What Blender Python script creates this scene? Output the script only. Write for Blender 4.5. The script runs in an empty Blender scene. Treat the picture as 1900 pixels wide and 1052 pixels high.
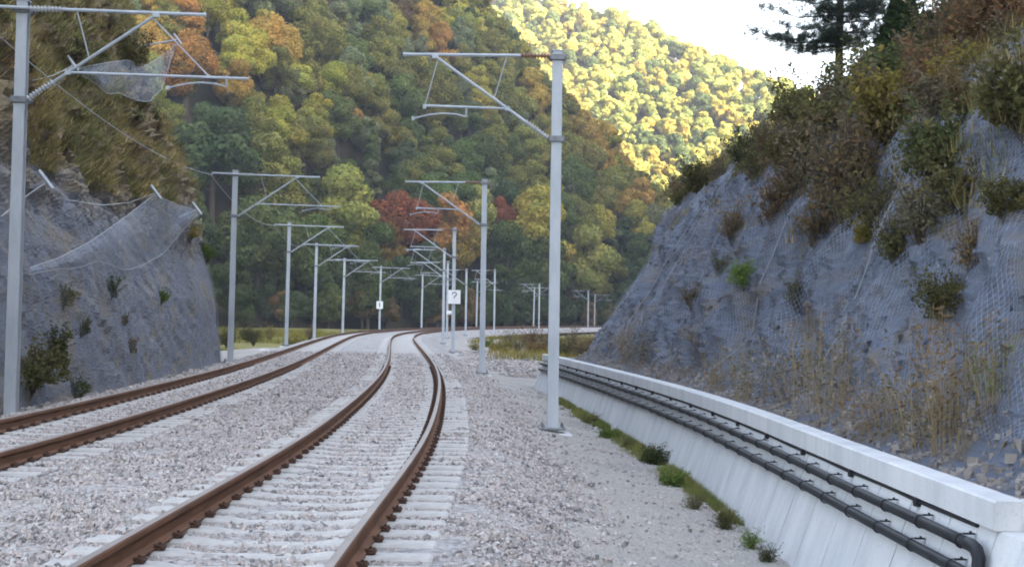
import bpy, math, random
import numpy as np
from mathutils import Vector, Matrix
R = math.radians
random.seed(7); rng = np.random.default_rng(7)
scn = bpy.context.scene
COL = scn.collection

# ---------------------------------------------------------------- camera, world, sun, exposure
FPX, PW, PH, YH, ROLL, CAMH = 2900.0, 1900, 1052, 588.0, 1.1, 1.53
_p = math.atan((YH - 526) / FPX); _a = R(ROLL)
FW = np.array([0, math.cos(_p), math.sin(_p)]); _u0 = np.array([0, -math.sin(_p), math.cos(_p)]); _r0 = np.array([1., 0, 0])
RT = math.cos(_a) * _r0 + math.sin(_a) * _u0; UP = -math.sin(_a) * _r0 + math.cos(_a) * _u0
CAM = np.array([0, 0, CAMH])
cd = bpy.data.cameras.new('camera'); cam = bpy.data.objects.new('camera', cd); COL.objects.link(cam)
cd.sensor_width = 36; cd.lens = 36 * FPX / PW; cd.clip_end = 8000; cd.clip_start = .1
m = Matrix.Identity(4)
for i in range(3):
    m[i][0] = RT[i]; m[i][1] = UP[i]; m[i][2] = -FW[i]; m[i][3] = CAM[i]
cam.matrix_world = m; scn.camera = cam

HAZE = .00025
SUN_EL, SUN_AZ = 21.0, 118.0       # azimuth measured from +Y towards +X
w = bpy.data.worlds.new('World'); scn.world = w; w.use_nodes = True
nt = w.node_tree; bg = nt.nodes['Background']
sky = nt.nodes.new('ShaderNodeTexSky'); sky.sky_type = 'NISHITA'; sky.sun_disc = False
sky.sun_elevation = R(SUN_EL); sky.sun_rotation = R(SUN_AZ); sky.air_density = 1.0; sky.dust_density = 3.0; sky.ozone_density = 1.0
hs = nt.nodes.new('ShaderNodeHueSaturation'); hs.inputs['Saturation'].default_value = .62
nt.links.new(sky.outputs[0], hs.inputs['Color']); nt.links.new(hs.outputs[0], bg.inputs[0]); bg.inputs[1].default_value = 0.12
sl = bpy.data.lights.new('sun', 'SUN'); sl.energy = 3.8; sl.angle = R(.5); sl.color = (1, .9, .74)
so = bpy.data.objects.new('sun', sl); COL.objects.link(so)
sd = Vector((math.sin(R(SUN_AZ)) * math.cos(R(SUN_EL)), math.cos(R(SUN_AZ)) * math.cos(R(SUN_EL)), math.sin(R(SUN_EL))))
so.rotation_euler = (-sd).to_track_quat('-Z', 'Y').to_euler(); so.location = (60, -20, 60)
vs = scn.view_settings; vs.view_transform = 'Standard'; vs.look = 'None'; vs.gamma = 1; vs.exposure = 3.05
scn.cycles.max_bounces = 6; scn.cycles.transparent_max_bounces = 12; scn.cycles.filter_width = 1.9

# ---------------------------------------------------------------- helpers
def ray(x, y): return FW * FPX + (x - 950) * RT - (y - 526) * UP
def atY(x, y, Y):
    d = ray(x, y); return CAM + d * (Y / d[1])
def onz(x, y, z):
    d = ray(x, y); return CAM + d * ((z - CAMH) / d[2])
def proj(P):
    v = np.asarray(P, float) - CAM; k = FPX / (v @ FW)
    return 950 + (v @ RT) * k, 526 - (v @ UP) * k

def mk(name, V, F, mat=None, parent=None, smooth=False):
    """one mesh object from an array of points and one or more arrays of equal-sided faces"""
    me = bpy.data.meshes.new(name); V = np.asarray(V, np.float32)
    Fs = [np.asarray(f, np.int32) for f in (F if isinstance(F, list) else [F]) if len(f)]
    me.vertices.add(len(V)); me.vertices.foreach_set('co', V.ravel())
    tot = np.concatenate([np.full(len(f), f.shape[1], np.int32) for f in Fs])
    idx = np.concatenate([f.ravel() for f in Fs])
    me.loops.add(len(idx)); me.loops.foreach_set('vertex_index', idx)
    me.polygons.add(len(tot)); me.polygons.foreach_set('loop_start', np.concatenate([[0], np.cumsum(tot)[:-1]]).astype(np.int32))
    me.polygons.foreach_set('loop_total', tot)
    me.polygons.foreach_set('use_smooth', np.full(len(tot), bool(smooth)))
    me.update(calc_edges=True); me.validate()
    if mat: me.materials.append(mat)
    o = bpy.data.objects.new(name, me); COL.objects.link(o)
    if parent: o.parent = parent
    return o
def empty(name, loc=(0, 0, 0), rz=0.0):
    o = bpy.data.objects.new(name, None); COL.objects.link(o); o.location = loc; o.rotation_euler = (0, 0, rz); o.empty_display_size = .2
    return o
def tag(o, label=None, cat=None, group=None, kind=None):
    if label: o['label'] = label
    if cat: o['category'] = cat
    if group: o['group'] = group
    if kind: o['kind'] = kind
    return o
def struct(o): o['kind'] = 'structure'; return o
def copy_tree(o, parent=None):
    c = o.copy(); COL.objects.link(c); c.parent = parent
    for ch in list(o.children): copy_tree(ch, c)
    return c

class MB:
    """collects simple shaped pieces into one mesh"""
    def __init__(s): s.v = []; s.q = []; s.t = []; s.n = 0
    def add(s, V, Q=(), T=()):
        s.v.append(np.asarray(V, float)); s.q += [[i + s.n for i in f] for f in Q]; s.t += [[i + s.n for i in f] for f in T]; s.n += len(V)
    def box(s, c, d, M=None, bev=0.0):
        hx, hy, hz = d[0] / 2, d[1] / 2, d[2] / 2
        if bev:
            V = []
            for z, k in ((-hz, bev), (-hz + bev, 0), (hz - bev, 0), (hz, bev)):
                x, y = hx - k, hy - k
                b = bev
                V += [(-x + b, -y, z), (x - b, -y, z), (x, -y + b, z), (x, y - b, z), (x - b, y, z), (-x + b, y, z), (-x, y - b, z), (-x, -y + b, z)]
            Q = [[l * 8 + i, l * 8 + (i + 1) % 8, l * 8 + 8 + (i + 1) % 8, l * 8 + 8 + i] for l in range(3) for i in range(8)]
            for b0, r in ((0, 1), (24, 0)):
                cap = [[0, 1, 2, 7], [7, 2, 3, 6], [6, 3, 4, 5]]
                Q += [[b0 + i for i in (f[::-1] if r else f)] for f in cap]
        else:
            V = [(-hx, -hy, -hz), (hx, -hy, -hz), (hx, hy, -hz), (-hx, hy, -hz), (-hx, -hy, hz), (hx, -hy, hz), (hx, hy, hz), (-hx, hy, hz)]
            Q = [[0, 3, 2, 1], [4, 5, 6, 7], [0, 1, 5, 4], [1, 2, 6, 5], [2, 3, 7, 6], [3, 0, 4, 7]]
        V = np.array(V)
        if M is not None: V = V @ np.asarray(M).T
        s.add(V + np.asarray(c), Q)
    def tube(s, pts, r, n=8):
        pts = [np.asarray(p, float) for p in pts]; rs = r if hasattr(r, '__len__') else [r] * len(pts)
        V = []; prev = None
        for i, p in enumerate(pts):
            t = pts[min(i + 1, len(pts) - 1)] - pts[max(i - 1, 0)]; t /= np.linalg.norm(t) + 1e-9
            if prev is None:
                a = np.array([0, 0, 1.]) if abs(t[2]) < .9 else np.array([1., 0, 0])
                prev = np.cross(t, a)
            prev = prev - t * (prev @ t); prev /= np.linalg.norm(prev) + 1e-9
            b = np.cross(t, prev)
            for k in range(n):
                an = 2 * math.pi * k / n
                V.append(p + rs[i] * (math.cos(an) * prev + math.sin(an) * b))
        L = len(pts)
        Q = [[l * n + k, l * n + (k + 1) % n, l * n + n + (k + 1) % n, l * n + n + k] for l in range(L - 1) for k in range(n)]
        T = []
        V.append(pts[0]); V.append(pts[-1]); a, b_ = L * n, L * n + 1
        T += [[a, (k + 1) % n, k] for k in range(n)] + [[b_, (L - 1) * n + k, (L - 1) * n + (k + 1) % n] for k in range(n)]
        s.add(V, Q, T)
    def strip(s, rings, closed=False, caps=False):
        """loft through equal-length cross-sections"""
        n = len(rings[0]); V = np.concatenate([np.asarray(r) for r in rings]); m_ = n if closed else n - 1
        Q = [[l * n + k, l * n + (k + 1) % n, l * n + n + (k + 1) % n, l * n + n + k] for l in range(len(rings) - 1) for k in range(m_)]
        s.add(V, Q)
        if caps:
            for b0, rv in ((0, True), ((len(rings) - 1) * n, False)):
                c = np.mean(rings[0 if b0 == 0 else -1], axis=0); base = s.n
                s.v.append(np.array([c])); s.n += 1
                off = base - len(V) + b0
                for k in range(m_):
                    f = [base, off + k, off + (k + 1) % n]; s.t.append(f[::-1] if rv else f)
                # later caps must still see this loft's points just before them
                V = np.concatenate([V, [c]])
    def build(s, name, mat, parent=None, smooth=False):
        fs = []
        if s.q: fs.append(np.array(s.q))
        if s.t: fs.append(np.array(s.t))
        return mk(name, np.concatenate(s.v), fs, mat, parent, smooth)

# lattice noise
def _h(a, b, c):
    h = (a.astype(np.int64) * 374761393 + b.astype(np.int64) * 668265263 + c.astype(np.int64) * 2147483647 * 3) & 0xffffffff
    h = ((h ^ (h >> 13)) * 1274126177) & 0xffffffff
    h = ((h ^ (h >> 16)) * 2246822519) & 0xffffffff
    return ((h ^ (h >> 15)) & 0xffffff) / float(0xffffff)
def vnoise(P):
    P = np.asarray(P, float); I = np.floor(P).astype(np.int64); f = P - I; f = f * f * (3 - 2 * f); r = 0
    for dx in (0, 1):
        for dy in (0, 1):
            for dz in (0, 1):
                wgt = (f[:, 0] if dx else 1 - f[:, 0]) * (f[:, 1] if dy else 1 - f[:, 1]) * (f[:, 2] if dz else 1 - f[:, 2])
                r = r + wgt * _h(I[:, 0] + dx, I[:, 1] + dy, I[:, 2] + dz)
    return r * 2 - 1
def fbm(P, o=4, g=.5):
    P = np.asarray(P, float); a, s = 1., 0
    for i in range(o):
        s = s + a * vnoise(P + 17.3 * i); P = P * 2.03; a *= g
    return s

# ---------------------------------------------------------------- materials
def newmat(name):
    m_ = bpy.data.materials.new(name); m_.use_nodes = True
    n = m_.node_tree.nodes; n.clear()
    out = n.new('ShaderNodeOutputMaterial'); return m_, m_.node_tree, out
class NB:
    def __init__(s, tree): s.t = tree
    def n(s, kind, **kw):
        nd = s.t.nodes.new(kind)
        for k, v in kw.items():
            if k.startswith('i_'): nd.inputs[k[2:].replace('_', ' ')].default_value = v
            else: setattr(nd, k, v)
        return nd
    def l(s, a, b): s.t.links.new(a, b)
    def coords(s, scale=(1, 1, 1), rot=(0, 0, 0)):
        tc = s.n('ShaderNodeTexCoord'); mp = s.n('ShaderNodeMapping'); mp.inputs['Scale'].default_value = scale; mp.inputs['Rotation'].default_value = rot
        s.l(tc.outputs['Object'], mp.inputs[0]); return mp.outputs[0]
    def noise(s, scale, detail=6, rough=.6, vec=None, dist=0):
        nd = s.n('ShaderNodeTexNoise', i_Scale=scale, i_Detail=detail, i_Roughness=rough, i_Distortion=dist)
        if vec is None: vec = s.coords()
        s.l(vec, nd.inputs['Vector']); return nd.outputs[0]
    def ramp(s, fac, stops):
        r = s.n('ShaderNodeValToRGB'); e = r.color_ramp.elements
        while len(e) < len(stops): e.new(.5)
        for el, (p, c) in zip(e, stops): el.position = p; el.color = (*c, 1) if len(c) == 3 else c
        s.l(fac, r.inputs[0]); return r.outputs[0]
    def mix(s, fac, a, b, mode='MIX'):
        mx = s.n('ShaderNodeMix', data_type='RGBA', blend_type=mode)
        for k, v in ((0, fac), (6, a), (7, b)):
            if hasattr(v, 'is_linked') or hasattr(v, 'links'): s.l(v, mx.inputs[k])
            else: mx.inputs[k].default_value = v if k == 0 else ((*v, 1) if len(v) == 3 else v)
        return mx.outputs[2]
    def math(s, op, a, b=None):
        md = s.n('ShaderNodeMath', operation=op)
        for k, v in ((0, a), (1, b)):
            if v is None: continue
            if hasattr(v, 'links'): s.l(v, md.inputs[k])
            else: md.inputs[k].default_value = v
        return md.outputs[0]
    def bump(s, h, strength, dist=.05):
        b = s.n('ShaderNodeBump', i_Strength=strength, i_Distance=dist); s.l(h, b.inputs['Height']); return b.outputs[0]
    def pbr(s, out, col, rough=.8, metal=0., normal=None, spec=.3):
        p = s.n('ShaderNodeBsdfPrincipled', i_Roughness=rough, i_Metallic=metal)
        p.inputs['Specular IOR Level'].default_value = spec
        if hasattr(col, 'links'): s.l(col, p.inputs['Base Color'])
        else: p.inputs['Base Color'].default_value = (*col, 1)
        if normal is not None: s.l(normal, p.inputs['Normal'])
        s.l(p.outputs[0], out.inputs[0]); return p

def simple(name, c1, c2, scale=6, rough=.7, metal=0., bump=.2, spec=.3, stretch=(1, 1, 1), dist=.02):
    m_, t, out = newmat(name); b = NB(t); v = b.coords(stretch)
    f = b.noise(scale, 7, .65, v)
    col = b.ramp(f, [(.32, c1), (.68, c2)])
    b.pbr(out, col, rough, metal, b.bump(b.noise(scale * 5, 5, .6, v), bump, dist), spec); return m_

def rock_material(name, base, brown, dark, pale, soil_z=None):
    m_, t, out = newmat(name); b = NB(t)
    vs_ = b.coords((1, .55, 1.6), (.5, .25, 0))
    f1 = b.noise(.9, 8, .62, vs_, .4); f2 = b.noise(5, 8, .7, vs_, .6); f3 = b.noise(.35, 5, .6)
    col = b.ramp(f2, [(.3, dark), (.44, base), (.6, base), (.72, pale)])
    col = b.mix(b.ramp(f1, [(.5, (0, 0, 0)), (.66, (.8, .8, .8))]), col, brown)
    col = b.mix(b.ramp(f3, [(.4, (0, 0, 0)), (.7, (.45, .45, .45))]), col, tuple(x * .6 for x in base))
    st = b.noise(1.0, 6, .62, b.coords((.35, 2.0, .35), (0, .5, 0)), .5)
    col = b.mix(b.ramp(st, [(.54, (0, 0, 0)), (.68, (.75, .75, .75))]), col, tuple(x * .85 for x in brown))
    col = b.mix(b.ramp(st, [(.3, (.5, .5, .5)), (.42, (0, 0, 0))]), col, tuple(x * .8 for x in pale))
    if soil_z is not None:
        tc = b.n('ShaderNodeTexCoord'); sz = b.n('ShaderNodeSeparateXYZ'); b.l(tc.outputs['Object'], sz.inputs[0])
        hh = b.math('ADD', sz.outputs[2], b.math('MULTIPLY', b.noise(.55, 5, .6), 5.0)); mr = b.n('ShaderNodeMapRange'); mr.inputs[1].default_value = soil_z + 1.6; mr.inputs[2].default_value = soil_z + 3.6; b.l(hh, mr.inputs[0])
        col = b.mix(b.math('MULTIPLY', mr.outputs[0], .85), col, b.ramp(f2, [(.3, tuple(x * .55 for x in brown)), (.65, tuple(x * 1.25 for x in brown))]))
    vor = b.n('ShaderNodeTexVoronoi', i_Scale=9.0); b.l(b.coords((1, .6, 2.2), (.5, .25, 0)), vor.inputs['Vector'])
    h = b.math('ADD', f2, b.math('MULTIPLY', vor.outputs[0], .5))
    b.pbr(out, col, .9, 0, b.bump(h, .7, .07), .15); return m_

def leaf_material(name, use_attr=False, trans=.3, lo=.74, hi=1.28):
    m_, t, out = newmat(name); b = NB(t)
    if use_attr: src = b.n('ShaderNodeAttribute', attribute_name='tint').outputs['Color']
    else: src = b.n('ShaderNodeObjectInfo').outputs['Color']
    g = b.n('ShaderNodeNewGeometry')
    v = b.ramp(g.outputs['Random Per Island'], [(0, (lo, lo * .98, lo * .9)), (.5, (1, 1, 1)), (1, (hi * 1.03, hi, hi * .85))])
    col = b.mix(1.0, src, v, 'MULTIPLY')
    nz = b.ramp(b.noise(.35, 3, .5), [(.35, (.72, .82, .7)), (.7, (1.25, 1.12, 1.0))])
    col = b.mix(1.0, col, nz, 'MULTIPLY')
    d = b.n('ShaderNodeBsdfDiffuse'); tr = b.n('ShaderNodeBsdfTranslucent'); mx = b.n('ShaderNodeMixShader'); mx.inputs[0].default_value = trans
    b.l(col, d.inputs[0]); b.l(col, tr.inputs[0]); b.l(d.outputs[0], mx.inputs[1]); b.l(tr.outputs[0], mx.inputs[2]); b.l(mx.outputs[0], out.inputs[0])
    return m_

def net_material(name, col, cell, wire, base_alpha):
    m_, t, out = newmat(name); b = NB(t)
    uv = b.n('ShaderNodeUVMap'); sx = b.n('ShaderNodeSeparateXYZ'); b.l(uv.outputs[0], sx.inputs[0])
    def band(a):
        fr = b.math('FRACT', b.math('DIVIDE', a, cell)); return b.math('LESS_THAN', fr, wire)
    p = b.math('ADD', sx.outputs[0], sx.outputs[1]); q = b.math('SUBTRACT', sx.outputs[0], sx.outputs[1])
    al = b.math('MAXIMUM', band(p), band(q))
    nz = b.ramp(b.noise(.7, 4, .6), [(.35, (.0,) * 3), (.7, (base_alpha,) * 3)])
    al = b.math('MAXIMUM', al, nz)
    tr = b.n('ShaderNodeBsdfTransparent'); d = b.n('ShaderNodeBsdfPrincipled', i_Roughness=.55, i_Metallic=.2); d.inputs['Base Color'].default_value = (*col, 1)
    mx = b.n('ShaderNodeMixShader'); b.l(al, mx.inputs[0]); b.l(tr.outputs[0], mx.inputs[1]); b.l(d.outputs[0], mx.inputs[2]); b.l(mx.outputs[0], out.inputs[0])
    return m_

def stone_material():
    m_, t, out = newmat('ballast_stone'); b = NB(t); g = b.n('ShaderNodeNewGeometry')
    col = b.ramp(g.outputs['Random Per Island'], [(0, (.16, .155, .16)), (.12, (.29, .27, .255)), (.38, (.4, .375, .36)), (.62, (.46, .385, .355)), (.8, (.4, .39, .39)), (1, (.54, .505, .475))])
    nz = b.ramp(b.noise(45, 4, .6), [(.3, (.75, .75, .75)), (.7, (1.15, 1.15, 1.15))])
    b.pbr(out, b.mix(1.0, col, nz, 'MULTIPLY'), .9, 0, None, .2); return m_

def gravel_material(name, a, b_, c, scale=16):
    m_, t, out = newmat(name); b = NB(t)
    vor = b.n('ShaderNodeTexVoronoi', i_Scale=scale); b.l(b.coords(), vor.inputs['Vector'])
    big = b.noise(.5, 6, .6); sx = b.n('ShaderNodeSeparateColor'); b.l(vor.outputs['Color'], sx.inputs[0])
    col = b.ramp(sx.outputs[0], [(0, a), (.5, b_), (1, c)])
    col = b.mix(1.0, col, b.ramp(big, [(.3, (.82, .82, .84)), (.7, (1.1, 1.08, 1.05))]), 'MULTIPLY')
    h = b.math('SUBTRACT', 1.0, vor.outputs['Distance'])
    b.pbr(out, col, .92, 0, b.bump(h, .8, .04), .15); return m_

M = {}
M['gravel'] = gravel_material('ballast_gravel', (.24, .23, .225), (.37, .355, .345), (.45, .435, .425), 17)
M['stone'] = stone_material()
M['path'] = gravel_material('path_grit', (.3, .285, .265), (.41, .39, .36), (.5, .475, .44), 42)
M['soil'] = simple('soil', (.1, .085, .06), (.19, .165, .12), 1.4, .95, 0, .6, .1, dist=.08)
M['meadow'] = simple('meadow_ground', (.12, .12, .045), (.24, .21, .075), .22, .95, 0, .5, .1, dist=.2)
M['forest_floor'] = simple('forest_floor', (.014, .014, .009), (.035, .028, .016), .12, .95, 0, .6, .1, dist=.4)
M['concrete'] = None
M['galv'] = simple('galvanised_steel', (.33, .365, .405), (.45, .485, .525), 3, .5, .3, .05, .5, (1, 1, .3))
M['galv_dark'] = simple('clamp_steel', (.14, .15, .16), (.25, .26, .28), 8, .5, .5, .1)
M['insul'] = simple('brown_insulator', (.16, .075, .045), (.24, .12, .07), 8, .4, 0, .1, .5)
M['insul_grey'] = simple('grey_insulator', (.3, .32, .34), (.42, .44, .46), 8, .4, 0, .1, .5)
M['rust'] = simple('rail_rust', (.105, .052, .03), (.185, .09, .05), 7, .85, .1, .25, .25, (1, .2, 1), .01)
M['rail_top'] = simple('rail_running_surface', (.2, .165, .145), (.29, .25, .225), 5, .5, .35, .05, .4, (1, .15, 1))
M['clip'] = simple('clip_rust', (.05, .03, .022), (.11, .06, .04), 22, .8, .2, .3)
M['sleeper'] = simple('sleeper_concrete', (.36, .35, .335), (.48, .465, .445), 7, .9, 0, .35, .15, dist=.01)
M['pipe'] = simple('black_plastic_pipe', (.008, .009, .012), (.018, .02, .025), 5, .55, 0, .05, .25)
M['white'] = simple('sign_white', (.72, .72, .72), (.8, .8, .8), 10, .5, 0, 0, .4)
M['black'] = simple('sign_mark', (.09, .09, .095), (.14, .14, .145), 10, .6, 0, 0, .3)
M['bark'] = simple('bark', (.05, .04, .032), (.12, .1, .08), 4, .95, 0, .6, .1, (3, 3, .6), .05)
M['wire'] = simple('wire_steel', (.28, .29, .3), (.4, .41, .42), 10, .5, .5, 0)
M['debris'] = simple('rock_debris', (.13, .11, .09), (.32, .295, .275), 2.2, .95, 0, .4, .1)
M['rope'] = simple('net_rope', (.2, .21, .225), (.3, .31, .33), 10, .7, .2, 0)
M['straw'] = simple('dry_stalk', (.17, .13, .08), (.3, .24, .15), 6, .9, 0, 0, .1)
M['boulder'] = simple('pale_boulder', (.4, .39, .38), (.62, .61, .6), 5, .9, 0, .5, .2)
M['rockR'] = rock_material('grey_shale', (.115, .132, .172), (.16, .128, .092), (.04, .045, .058), (.3, .325, .375))
M['rockL'] = rock_material('grey_brown_shale', (.175, .19, .23), (.26, .21, .125), (.06, .064, .078), (.36, .375, .42), 4.2)
M['leaf'] = leaf_material('foliage')
M['leaf_far'] = leaf_material('foliage_far', True, .42)
M['blade'] = leaf_material('grass_blades', True, .25)
M['net'] = net_material('wire_netting', (.34, .38, .47), .09, .04, .06)
M['net_hang'] = net_material('hanging_netting', (.28, .32, .41), .1, .1, .2)

def concrete_material():
    m_, t, out = newmat('panel_concrete'); b = NB(t)
    f1 = b.noise(2.2, 7, .6, b.coords((1, 1, .25))); f2 = b.noise(.5, 4, .5); f3 = b.noise(40, 4, .7)
    col = b.ramp(f1, [(.3, (.44, .455, .47)), (.55, (.56, .567, .575)), (.8, (.63, .632, .63))])
    col = b.mix(b.ramp(f2, [(.45, (0, 0, 0)), (.75, (.35, .35, .35))]), col, (.47, .49, .52))
    col = b.mix(1.0, col, b.ramp(f3, [(.25, (.8, .8, .8)), (.5, (1, 1, 1))]), 'MULTIPLY')
    b.pbr(out, col, .85, 0, b.bump(f3, .15, .01), .25); return m_
M['concrete'] = concrete_material()
M['joint'] = simple('joint_filler', (.07, .07, .07), (.12, .12, .12), 10, .95, 0, .1)

# ---------------------------------------------------------------- track alignment
def spline(pts, step=.5):
    pts = np.array(pts, float); out = []
    P = np.vstack([2 * pts[0] - pts[1], pts, 2 * pts[-1] - pts[-2]])
    for i in range(1, len(P) - 2):
        p0, p1, p2, p3 = P[i - 1:i + 3]; n = max(2, int(np.linalg.norm(p2 - p1) / step))
        for t in np.arange(n) / n:
            out.append(.5 * (2 * p1 + (p2 - p0) * t + (2 * p0 - 5 * p1 + 4 * p2 - p3) * t * t + (3 * p1 - p0 - 3 * p2 + p3) * t ** 3))
    out.append(pts[-1]); out = np.array(out)
    for _ in range(12): out[1:-1] = .25 * out[:-2] + .5 * out[1:-1] + .25 * out[2:]
    return out
class Line:
    def __init__(s, pts, step=.5):
        s.p = spline(pts, step); d = np.linalg.norm(np.diff(s.p, axis=0), axis=1); s.s = np.concatenate([[0], np.cumsum(d)]); s.L = s.s[-1]
        t = np.gradient(s.p, axis=0); t /= np.linalg.norm(t, axis=1)[:, None]; s.t = t
    def at(s, d):
        return np.array([np.interp(d, s.s, s.p[:, 0]), np.interp(d, s.s, s.p[:, 1])]), np.array([np.interp(d, s.s, s.t[:, 0]), np.interp(d, s.s, s.t[:, 1])])
    def atY(s, Y): return float(np.interp(Y, s.p[:, 1], s.s))
    def off(s, d, o):
        p, t = s.at(d); t = t / np.linalg.norm(t); return p + np.array([t[1], -t[0]]) * o
TR = Line([(-1.85, -8), (-1.84, 0), (-1.83, 10), (-1.82, 20), (-2.2, 32), (-2.75, 43), (-3.55, 55), (-4.6, 69), (-5.75, 84), (-7.2, 104), (-8.2, 122), (-8.65, 145), (-7.75, 170), (-5.8, 190), (-2.1, 215), (3.8, 246), (11, 280), (18.5, 310), (32, 355), (52, 410)])
SEP = 4.35
WB = Line([(2.98, 2), (2.95, 8), (2.88, 15), (2.72, 26), (2.05, 38), (1.12, 51), (.75, 55), (.4, 60)])       # foot of the retaining wall
GZ = -.97

# ---------------------------------------------------------------- ground, ballast bed, paths
V = []; Q = []
gx = np.concatenate([np.linspace(-3000, -150, 12), np.linspace(-120, 160, 71), np.linspace(200, 3000, 12)])
gy = np.concatenate([np.linspace(-1500, -40, 10), np.linspace(-20, 520, 136), np.linspace(560, 4000, 14)])
GX, GY = np.meshgrid(gx, gy); nz = fbm(np.stack([GX.ravel() * .05, GY.ravel() * .05, 0 * GX.ravel()], 1), 4)
GZv = -1.3 + .12 * nz
def grid_faces(ny, nx):
    i = np.arange(ny - 1)[:, None] * nx + np.arange(nx - 1)[None]; i = i.ravel()
    return np.stack([i, i + 1, i + nx + 1, i + nx], 1)
struct(mk('ground', np.stack([GX.ravel(), GY.ravel(), GZv], 1), grid_faces(len(gy), len(gx)), M['meadow'], None, True))

def sweep(name, line, d0, d1, step, prof, mat, jitter=0.0, freq=1.0):
    ds = np.arange(d0, d1, step); rows = []
    for d in ds: rows.append([[*line.off(d, o), z] for o, z in prof])
    A = np.array(rows); n = A.shape[1]; P = A.reshape(-1, 3)
    if jitter:
        P[:, 2] += jitter * fbm(P * freq, 4)
    return mk(name, P, grid_faces(len(ds), n), mat, None, True)
bedp = [(-8.2, -1.3), (-7.3, -.75), (-6.75, -.5), (-6.15, -.24), (-5.9, -.215)] + [(o, -.212) for o in np.arange(-5.6, 1.5, .22)] + [(1.7, -.22), (1.95, -.33), (2.5, -.62), (3.2, -.9)]
struct(sweep('ballast_bed', TR, 0, TR.L - 1, .5, bedp, M['gravel'], .018, 5))
pathp = [(o, z) for o, z in zip(np.linspace(2.0, 5.2, 18), np.interp(np.linspace(2.0, 5.2, 18), [2.0, 2.6, 4.2, 5.2], [-.62, -.62, -.9, -1.0]))]
struct(sweep('gravel_path', TR, 2, 75, .3, pathp, M['path'], .03, 1.3))
vergep = [(o, z) for o, z in zip(np.linspace(-13, -6.7, 16), np.interp(np.linspace(-13, -6.7, 16), [-13, -9, -8, -6.7], [-.9, -.62, -.55, -.52]))]
struct(sweep('trackside_verge', TR, 2, 100, .5, vergep, M['path'], .06, 1.1))
sandp = [(o, z) for o, z in zip(np.linspace(2.1, 16, 30), np.interp(np.linspace(2.1, 16, 30), [2.1, 3, 5, 16], [-.7, -.82, -.9, -.95]))]
struct(sweep('dirt_apron', TR, 62, 175, .8, sandp, M['path'], .1, .4))

# ---------------------------------------------------------------- slopes beside the line
def surface(foot_pts, prof, s0, s1, ds, os_, side, amp, seed, strata, km=1.0, kf=.3):
    """slope swept along its foot line: returns grid of points, outward normals of the foot, s and o axes"""
    L = Line(foot_pts, .3); ss = np.arange(s0, min(s1, L.L - .01), ds); P = np.empty((len(ss), len(os_), 3)); pz = np.interp(os_, prof[:, 0], prof[:, 1])
    ph = np.array([L.at(s) for s in ss]); nrm = np.stack([ph[:, 1, 1], -ph[:, 1, 0]], 1) * side; nrm /= np.linalg.norm(nrm, axis=1)[:, None]
    for j, o in enumerate(os_):
        P[:, j, :2] = ph[:, 0] + nrm * o; P[:, j, 2] = pz[j]
    flat = P.reshape(-1, 3)
    slope = np.gradient(pz, os_); k = np.hypot(1, slope); nx = -slope / k; nzz = 1 / k
    N = np.empty_like(P); N[:, :, 0] = nrm[:, 0:1] * nx[None]; N[:, :, 1] = nrm[:, 1:2] * nx[None]; N[:, :, 2] = nzz[None]
    q = flat + seed
    big = fbm(q * np.array([.16, .16, .2]), 3)
    c, s_ = math.cos(strata), math.sin(strata)
    st = np.stack([q[:, 0] * .5, (q[:, 1] * c + q[:, 2] * s_) * .35, (-q[:, 1] * s_ + q[:, 2] * c) * 1.7], 1)
    med = 1 - np.abs(fbm(st, 4, .55)) * 1.6
    fine = fbm(q * 3.3, 4, .6)
    D = amp * (1.25 * big + km * med + kf * fine)
    fade = np.clip(np.asarray(os_) / .8, .15, 1)[None, :]
    P = P + N * (D.reshape(P.shape[:2]) * fade)[:, :, None]
    return P, N, ss, np.asarray(os_)

profR = np.array([(-.12, .15), (0, .25), (.3, .35), (.6, .6), (1.1, 1.5), (1.85, 2.95), (2.75, 4.75), (3.4, 5.35), (4.4, 6.1), (6.2, 7.2), (8.5, 8.7), (11.4, 10.3), (13.2, 11.2), (18, 14.4), (26, 22)])
footR = [(3.88, -2), (3.85, 8), (3.76, 15), (3.55, 25), (2.85, 37), (2.15, 48), (2.6, 52.5), (4.2, 55.5), (8, 58), (16, 61), (30, 65)]
osR = np.concatenate([np.arange(-.12, 5.5, .07), np.arange(5.5, 12, .13), np.arange(12, 26, .5)])
PR, NR, ssR, _ = surface(footR, profR, 8, 82, .085, osR, 1, .3, 31.7, .45, .95, .26)
slopeR = struct(mk('rock_slope', PR.reshape(-1, 3), grid_faces(*PR.shape[:2])[:, ::-1], M['rockR'], None, False))

profL = np.array([(-.9, -.85), (-.5, -.5), (-.42, .3), (-.25, 1.9), (.2, 3.6), (.62, 4.9), (1.4, 6.6), (2.15, 8.3), (2.7, 9.8), (3.2, 11.6), (4.2, 13.6), (6.5, 15.2), (12, 18.5), (22, 26)])
footL = [(-9.4, 10), (-9.75, 22), (-10.1, 32), (-10.75, 45), (-11.45, 57), (-11.95, 61.5), (-13.6, 64.8), (-17, 66.5), (-26, 68), (-40, 69)]
osL = np.concatenate([np.arange(-.9, -.5, .05), np.linspace(-.5, .8, 72)[:-1], np.arange(.8, 4.4, .055), np.arange(4.4, 12, .25), np.arange(12, 22, .8)])
PL, NL, ssL, _ = surface(footL, profL, 8, 82, .1, osL, -1, .55, 4.4, -.25, .8, .33)
slopeL = struct(mk('rock_cliff', PL.reshape(-1, 3), grid_faces(*PL.shape[:2]), M['rockL'], None, False))

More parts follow.
